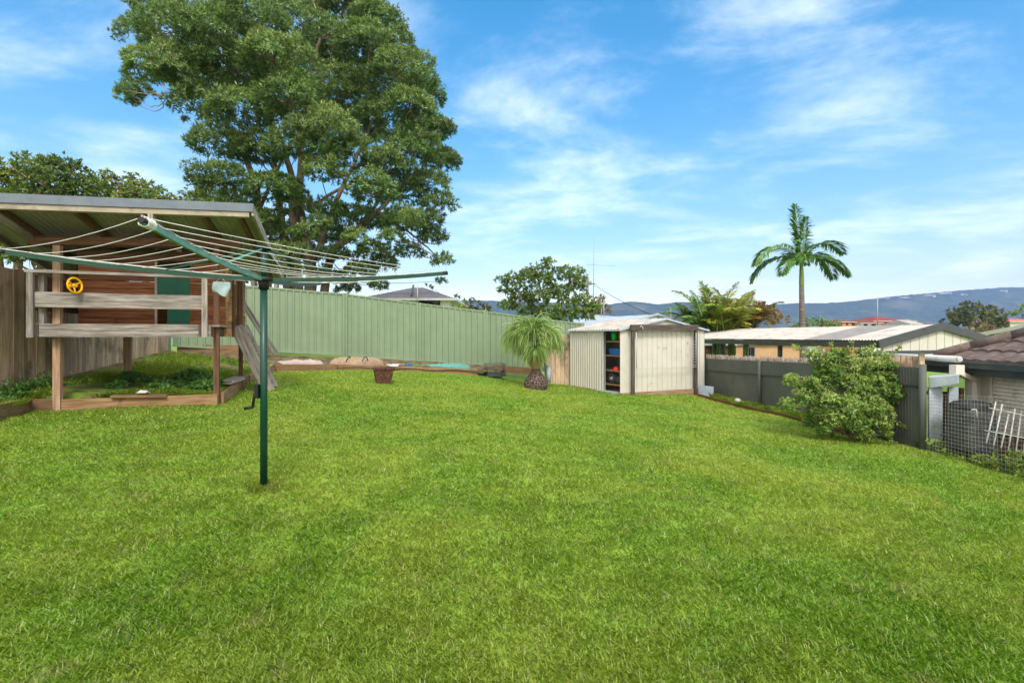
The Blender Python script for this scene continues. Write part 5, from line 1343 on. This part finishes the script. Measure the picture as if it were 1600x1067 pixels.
for lb, cx, sp, nf, D, ymin, ll, mt in (('tallest golden cane palm with one long curved frond above the carport roof', 1118, 16, 12, 23, 436, 2.4, 'leafclump'),
                                   ('darker cane palm at the left of the golden palms beside the shed', 1090, 12, 10, 22.5, 460, 2.0, 'leafpalm'),
                                   ('bushy yellow green cane palm in the middle of the palms', 1140, 14, 12, 22, 462, 2.1, 'leafclump'),
                                   ('rusty tipped cane palm at the right of the golden palms', 1166, 12, 9, 23.5, 470, 1.95, 'leafrust'),
                                   ('dense low cane palm behind the carport roof edge', 1128, 26, 12, 21.8, 480, 1.3, 'leafclump')):
    e = empty('cane_palm', P(cx, 540, D), lb, 'palm', 'cane palms behind the carport'); acc = []; rq = MB()
    for k in range(nf+8):
        bx_ = P(cx+rng.uniform(-sp, sp)*.5, 515, D)+[0, rng.uniform(-.5, .5), 0]; a = rng.uniform(0, 6.28); t_ = rng.uniform(.15, .75)
        if k == 0 and ymin == 436: a, t_, L_ = math.pi, .32, 2.75
        else: L_ = ll*rng.uniform(.8, 1.1)
        pts = frond(acc, bx_-[0, 0, .2], (math.cos(a)*t_, math.sin(a)*t_, 1), L_, rng.uniform(.6, 1.3), 0, m=22, lf=.5, lw=.07, vee=.4, shade=rng.uniform(.2, .8))
        rq.tube(pts, list(np.linspace(.03, .006, len(pts))), 5)
    fast('fronds', np.concatenate([a_[0] for a_ in acc]), 4, np.concatenate([a_[1] for a_ in acc]), M[mt], e)
    for k in range(5): rq.tube([P(cx+rng.uniform(-sp, sp)*.5, 620, D), P(cx+rng.uniform(-sp, sp)*.5, 505, D)], .05, 7)
    rq.build('canes', M['crownshaft'], e)

# shrub by the grey fence
sb_ = np.array([5.72, 8.55, 0]); sb_[2] = float(GH(sb_[0], sb_[1]))
shb = empty('shrub', sb_, 'broad variegated leafy shrub growing against the dark grey fence', 'shrub')
SD = 8.6
lst = [(1330, 570, 24, .0), (1362, 572, 26, .2), (1300, 592, 26, -.1), (1335, 600, 32, -.2), (1370, 602, 30, .0), (1272, 604, 20, -.1), (1262, 622, 14, -.1), (1290, 626, 26, -.3), (1325, 636, 32, -.4), (1362, 636, 30, -.3), (1385, 620, 18, -.1),
       (1300, 655, 24, -.4), (1338, 662, 26, -.5), (1372, 660, 20, -.4), (1310, 552, 12, .1), (1296, 560, 12, .1), (1350, 552, 14, .2), (1376, 556, 12, .2), (1392, 588, 14, 0), (1250, 604, 8, -.1), (1385, 645, 14, -.3), (1275, 648, 14, -.3), (1355, 682, 14, -.5), (1385, 678, 10, -.5), (1285, 668, 12, -.4)]
extra = [(1322+92*math.cos(a)*q+rng.normal(0, 5), 616+66*math.sin(a)*q+rng.normal(0, 5), rng.uniform(8, 13), rng.uniform(-.35, .15)) for a, q in zip(np.linspace(0, 6.28, 44), rng.uniform(.55, 1.0, 44))]
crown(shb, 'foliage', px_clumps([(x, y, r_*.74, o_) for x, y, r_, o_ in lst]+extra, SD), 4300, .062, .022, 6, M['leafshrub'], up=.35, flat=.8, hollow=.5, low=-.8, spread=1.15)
mb = MB(); Vx, Ax = [], []
cc_ = sb_+[0, 0, .1]
sprays = [(1240, 542, .1), (1262, 552, .1), (1282, 545, .1), (1300, 540, 0), (1405, 545, .2), (1238, 590, -.1), (1232, 600, -.1), (1242, 612, -.2), (1252, 636, -.3), (1408, 612, -.1), (1400, 600, 0), (1408, 632, -.2), (1410, 668, -.4), (1392, 690, -.5), (1330, 540, .1), (1365, 543, .2), (1318, 545, .1), (1398, 575, 0)]
for x, y, o_ in sprays:
    e_ = P(x, y, SD+o_); m_ = cc_*.35+e_*.65+[0, 0, .18]
    pts = limb(mb, [cc_, m_, e_], .012, .003, 5, .004)
    for q in pts[4:]:
        for k in range(4): Vx.append(q+rng.normal(0, .022, 3)); Ax.append(norm(rng.normal(0, .6, 3)+norm(e_-cc_)+[0, 0, .5]))
for c, r in px_clumps(lst, SD): limb(mb, [cc_+rng.normal(0, .08, 3)*[1, 1, 0], (cc_+c)/2+rng.normal(0, .05, 3), c], .016, .005, 5, .004)
mb.build('stems', M['bark'], shb)
v, r_ = rosettes(np.array(Vx), np.array(Ax), 4, .06, .024, 1.1, np.full(len(Vx), .6)); fast('sprays', v, 4, r_, M['leafshrub'], shb)

# herbs in the raised bed
hx_ = []
for i, (px, py, D, rr_) in enumerate(((255, 607, 8.4, .26), (285, 600, 8.7, .30), (315, 606, 8.5, .22), (232, 600, 8.8, .2), (300, 590, 9.0, .24), (330, 596, 8.7, .18), (205, 592, 8.9, .2), (185, 604, 8.3, .16))):
    lb = ['leafy green herb plant behind the loose plank', 'largest leafy herb plant in the middle of the bed', 'leafy herb plant beside the right playhouse post', 'leafy herb plant left of the loose plank', 'herb plant at the back of the herb patch', 'small herb plant between right post and short grey plank', 'low weed clump near the rear playhouse post', 'low weed clump by the half buried timber'][i]
    rr_ *= .8; c = P(px, py, D); e = empty('herb_plant', c, lb, 'plant', 'herb plants in the raised bed')
    n = int(2600*rr_**2*6); pts_, d_ = clump_points(c, rr_, n, .55, .3, -.2)
    v, r_ = rosettes(pts_, norm(d_+[0, 0, .8]), 4, .07, .035, 1.1); fast('foliage', v, 4, r_, M['leafherb'], e)
    mb = MB(); [mb.tube([c+rng.normal(0, .03, 3)*[1, 1, 0]-[0, 0, .08], pts_[rng.integers(len(pts_))]], [.005, .002], 4) for _ in range(14)]; mb.build('stems', M['leafherb'], e)
# weeds at the foot of the paling fence
n = 700; y_ = rng.uniform(6.4, 8.2, n); x_ = np.interp(y_, [4, 7.4, 13.1], [-6.55, -7.4, -8.8])+.18+np.abs(rng.normal(0, .14, n)); z_ = E+np.interp(y_, [4, 7.4, 13], [-.93, -.80, -.4])-.08+np.abs(rng.normal(0, .09, n))
v, r_ = rosettes(np.stack([x_, y_, z_], -1), norm(rng.normal(0, .4, (n, 3))+[0, 0, 1]), 4, .06, .028); o = fast('weeds', v, 4, r_, M['leafherb']); o['kind'] = 'stuff'; tag(o, 'low broad leaved weeds along the foot of the timber fence', 'weeds')
# fallen leaves
for k, (px, py, D) in enumerate(((1557, 762, 5.45), (428, 640, 9.2))):
    c = P(px, py, D); c[2] = float(GH(c[0], c[1]))+.045; v = leaf_quads(np.array([c]), norm(np.array([[1., .3, .1]])), np.array([[0, 0, 1.]]), np.array([.09]), np.array([.05]))
    o = fast('fallen_leaf', v, 4, np.array([.5]), M['tan'] if k == 0 else M['yellow']); tag(o, ['curled tan leaf fallen on the right of the lawn', 'tiny yellow leaf fallen on the lawn near the playhouse'][k], 'leaf')

# ------------------------------------------------------------------ haze
HAZE = .00020
if HAZE:
    mb = MB(); x0, x1, y0, y1, z0, z1 = -2950, 2950, -150, 2800, -18, 330
    mb.hexa([(x0, y0, z0), (x1, y0, z0), (x1, y1, z0), (x0, y1, z0), (x0, y0, z1), (x1, y0, z1), (x1, y1, z1), (x0, y1, z1)])
    hm = bpy.data.materials.new('pale_air'); hm.use_nodes = True; t = NT(hm); t.n.clear()
    out = t.new('ShaderNodeOutputMaterial'); pv = t.new('ShaderNodeVolumePrincipled')
    pv.inputs['Color'].default_value = (.36, .48, 1, 1); pv.inputs['Density'].default_value = HAZE; pv.inputs['Anisotropy'].default_value = .1
    t.link(pv.outputs[0], out.inputs['Volume'])
    o = mb.build('haze', hm); o['kind'] = 'stuff'; o['label'] = 'pale blue haze in the air over the distant hills'; o['category'] = 'haze'

# ------------------------------------------------------------------ light, sky, camera
sd = norm(np.array([.12, -.78, .85]))
sl_ = bpy.data.lights.new('sun', 'SUN'); sl_.energy = 1.9; sl_.angle = R(16); sl_.color = (1, .95, .86)
so = bpy.data.objects.new('sun', sl_); COL.objects.link(so)
from mathutils import Vector
so.rotation_euler = Vector([float(v) for v in sd]).to_track_quat('Z', 'Y').to_euler()
wd = bpy.data.worlds.new('World'); S.world = wd; wd.use_nodes = True; t = NT(wd); t.n.clear()
out = t.new('ShaderNodeOutputWorld'); bg = t.new('ShaderNodeBackground'); sk = t.new('ShaderNodeTexSky', sky_type='NISHITA')
sk.sun_disc = False; sk.sun_elevation = math.asin(sd[2]); sk.sun_rotation = math.atan2(sd[0], sd[1])
sk.air_density = 1.0; sk.dust_density = .6; sk.ozone_density = 1.0
tc = t.new('ShaderNodeTexCoord').outputs['Generated']
sep = t.new('ShaderNodeSeparateXYZ'); t.link(tc, sep.inputs[0])
# project the view direction on a cloud plane so cirrus foreshortens to the horizon
mz = t.new('ShaderNodeMath', operation='ADD'); t.link(sep.outputs[2], mz.inputs[0]); mz.inputs[1].default_value = .12
dv = t.new('ShaderNodeVectorMath', operation='DIVIDE'); t.link(tc, dv.inputs[0])
cmb = t.new('ShaderNodeCombineXYZ'); [t.link(mz.outputs[0], cmb.inputs[i]) for i in range(3)]; t.link(cmb.outputs[0], dv.inputs[1])
mp = t.new('ShaderNodeMapping'); t.link(dv.outputs[0], mp.inputs[0]); mp.inputs['Scale'].default_value = (.75, 1.0, 0); mp.inputs['Location'].default_value = (3.1, .6, 0); mp.inputs['Rotation'].default_value = (0, 0, R(25))
n1 = noise(t, mp.outputs[0], 1.5, 9, .62, .25)
mr = t.new('ShaderNodeMapRange', interpolation_type='SMOOTHSTEP'); t.link(n1, mr.inputs[0]); mr.inputs[1].default_value = .42; mr.inputs[2].default_value = .84; mr.inputs[4].default_value = .72
hs = t.new('ShaderNodeHueSaturation'); t.link(sk.outputs[0], hs.inputs['Color']); hs.inputs['Saturation'].default_value = 1.15; hs.inputs['Value'].default_value = 1.0
tint = ramp(t, sep.outputs[2], [(0, (1.12, .94, .83)), (.12, (.98, .92, .83)), (.3, (.60, .97, .99)), (.6, (.14, 1.0, 1.12))])
blue = mixc(t, 1.0, hs.outputs[0], tint, 'MULTIPLY')
c = mixc(t, mr.outputs[0], blue, (7.0, 7.4, 7.7))
# unseen broken cloud overhead and behind, added to make the light soft and neutral
n2 = noise(t, mp.outputs[0], .8, 6, .6)
cov = t.new('ShaderNodeMath', operation='MAXIMUM')
a1 = t.new('ShaderNodeMapRange', interpolation_type='SMOOTHSTEP'); t.link(sep.outputs[2], a1.inputs[0]); a1.inputs[1].default_value = .58; a1.inputs[2].default_value = .8
a2 = t.new('ShaderNodeMapRange', interpolation_type='SMOOTHSTEP'); t.link(sep.outputs[1], a2.inputs[0]); a2.inputs[1].default_value = .3; a2.inputs[2].default_value = -.3
t.link(a1.outputs[0], cov.inputs[0]); t.link(a2.outputs[0], cov.inputs[1])
ml = t.new('ShaderNodeMapRange'); t.link(n2, ml.inputs[0]); ml.inputs[1].default_value = .25; ml.inputs[2].default_value = .6; ml.inputs[3].default_value = .55; ml.inputs[4].default_value = 1
m2 = t.new('ShaderNodeMath', operation='MULTIPLY'); t.link(cov.outputs[0], m2.inputs[0]); t.link(ml.outputs[0], m2.inputs[1])
c = mixc(t, m2.outputs[0], c, (9.0, 8.5, 7.9))
t.link(c, bg.inputs[0]); bg.inputs[1].default_value = .14; t.link(bg.outputs[0], out.inputs[0])
cam = bpy.data.cameras.new('camera'); co = bpy.data.objects.new('camera', cam); COL.objects.link(co)
co.location = (0, 0, E); co.rotation_euler = (R(90), 0, 0); cam.lens = 18; cam.sensor_width = 36; cam.shift_y = -.0053; cam.clip_end = 8000; cam.clip_start = .05
S.camera = co
S.view_settings.view_transform = 'Standard'; S.view_settings.look = 'None'; S.view_settings.gamma = 1; S.view_settings.exposure = .78
S.cycles.use_denoising = True
S.cycles.volume_bounces = 1
S.cycles.max_bounces = 8; S.cycles.transmission_bounces = 6
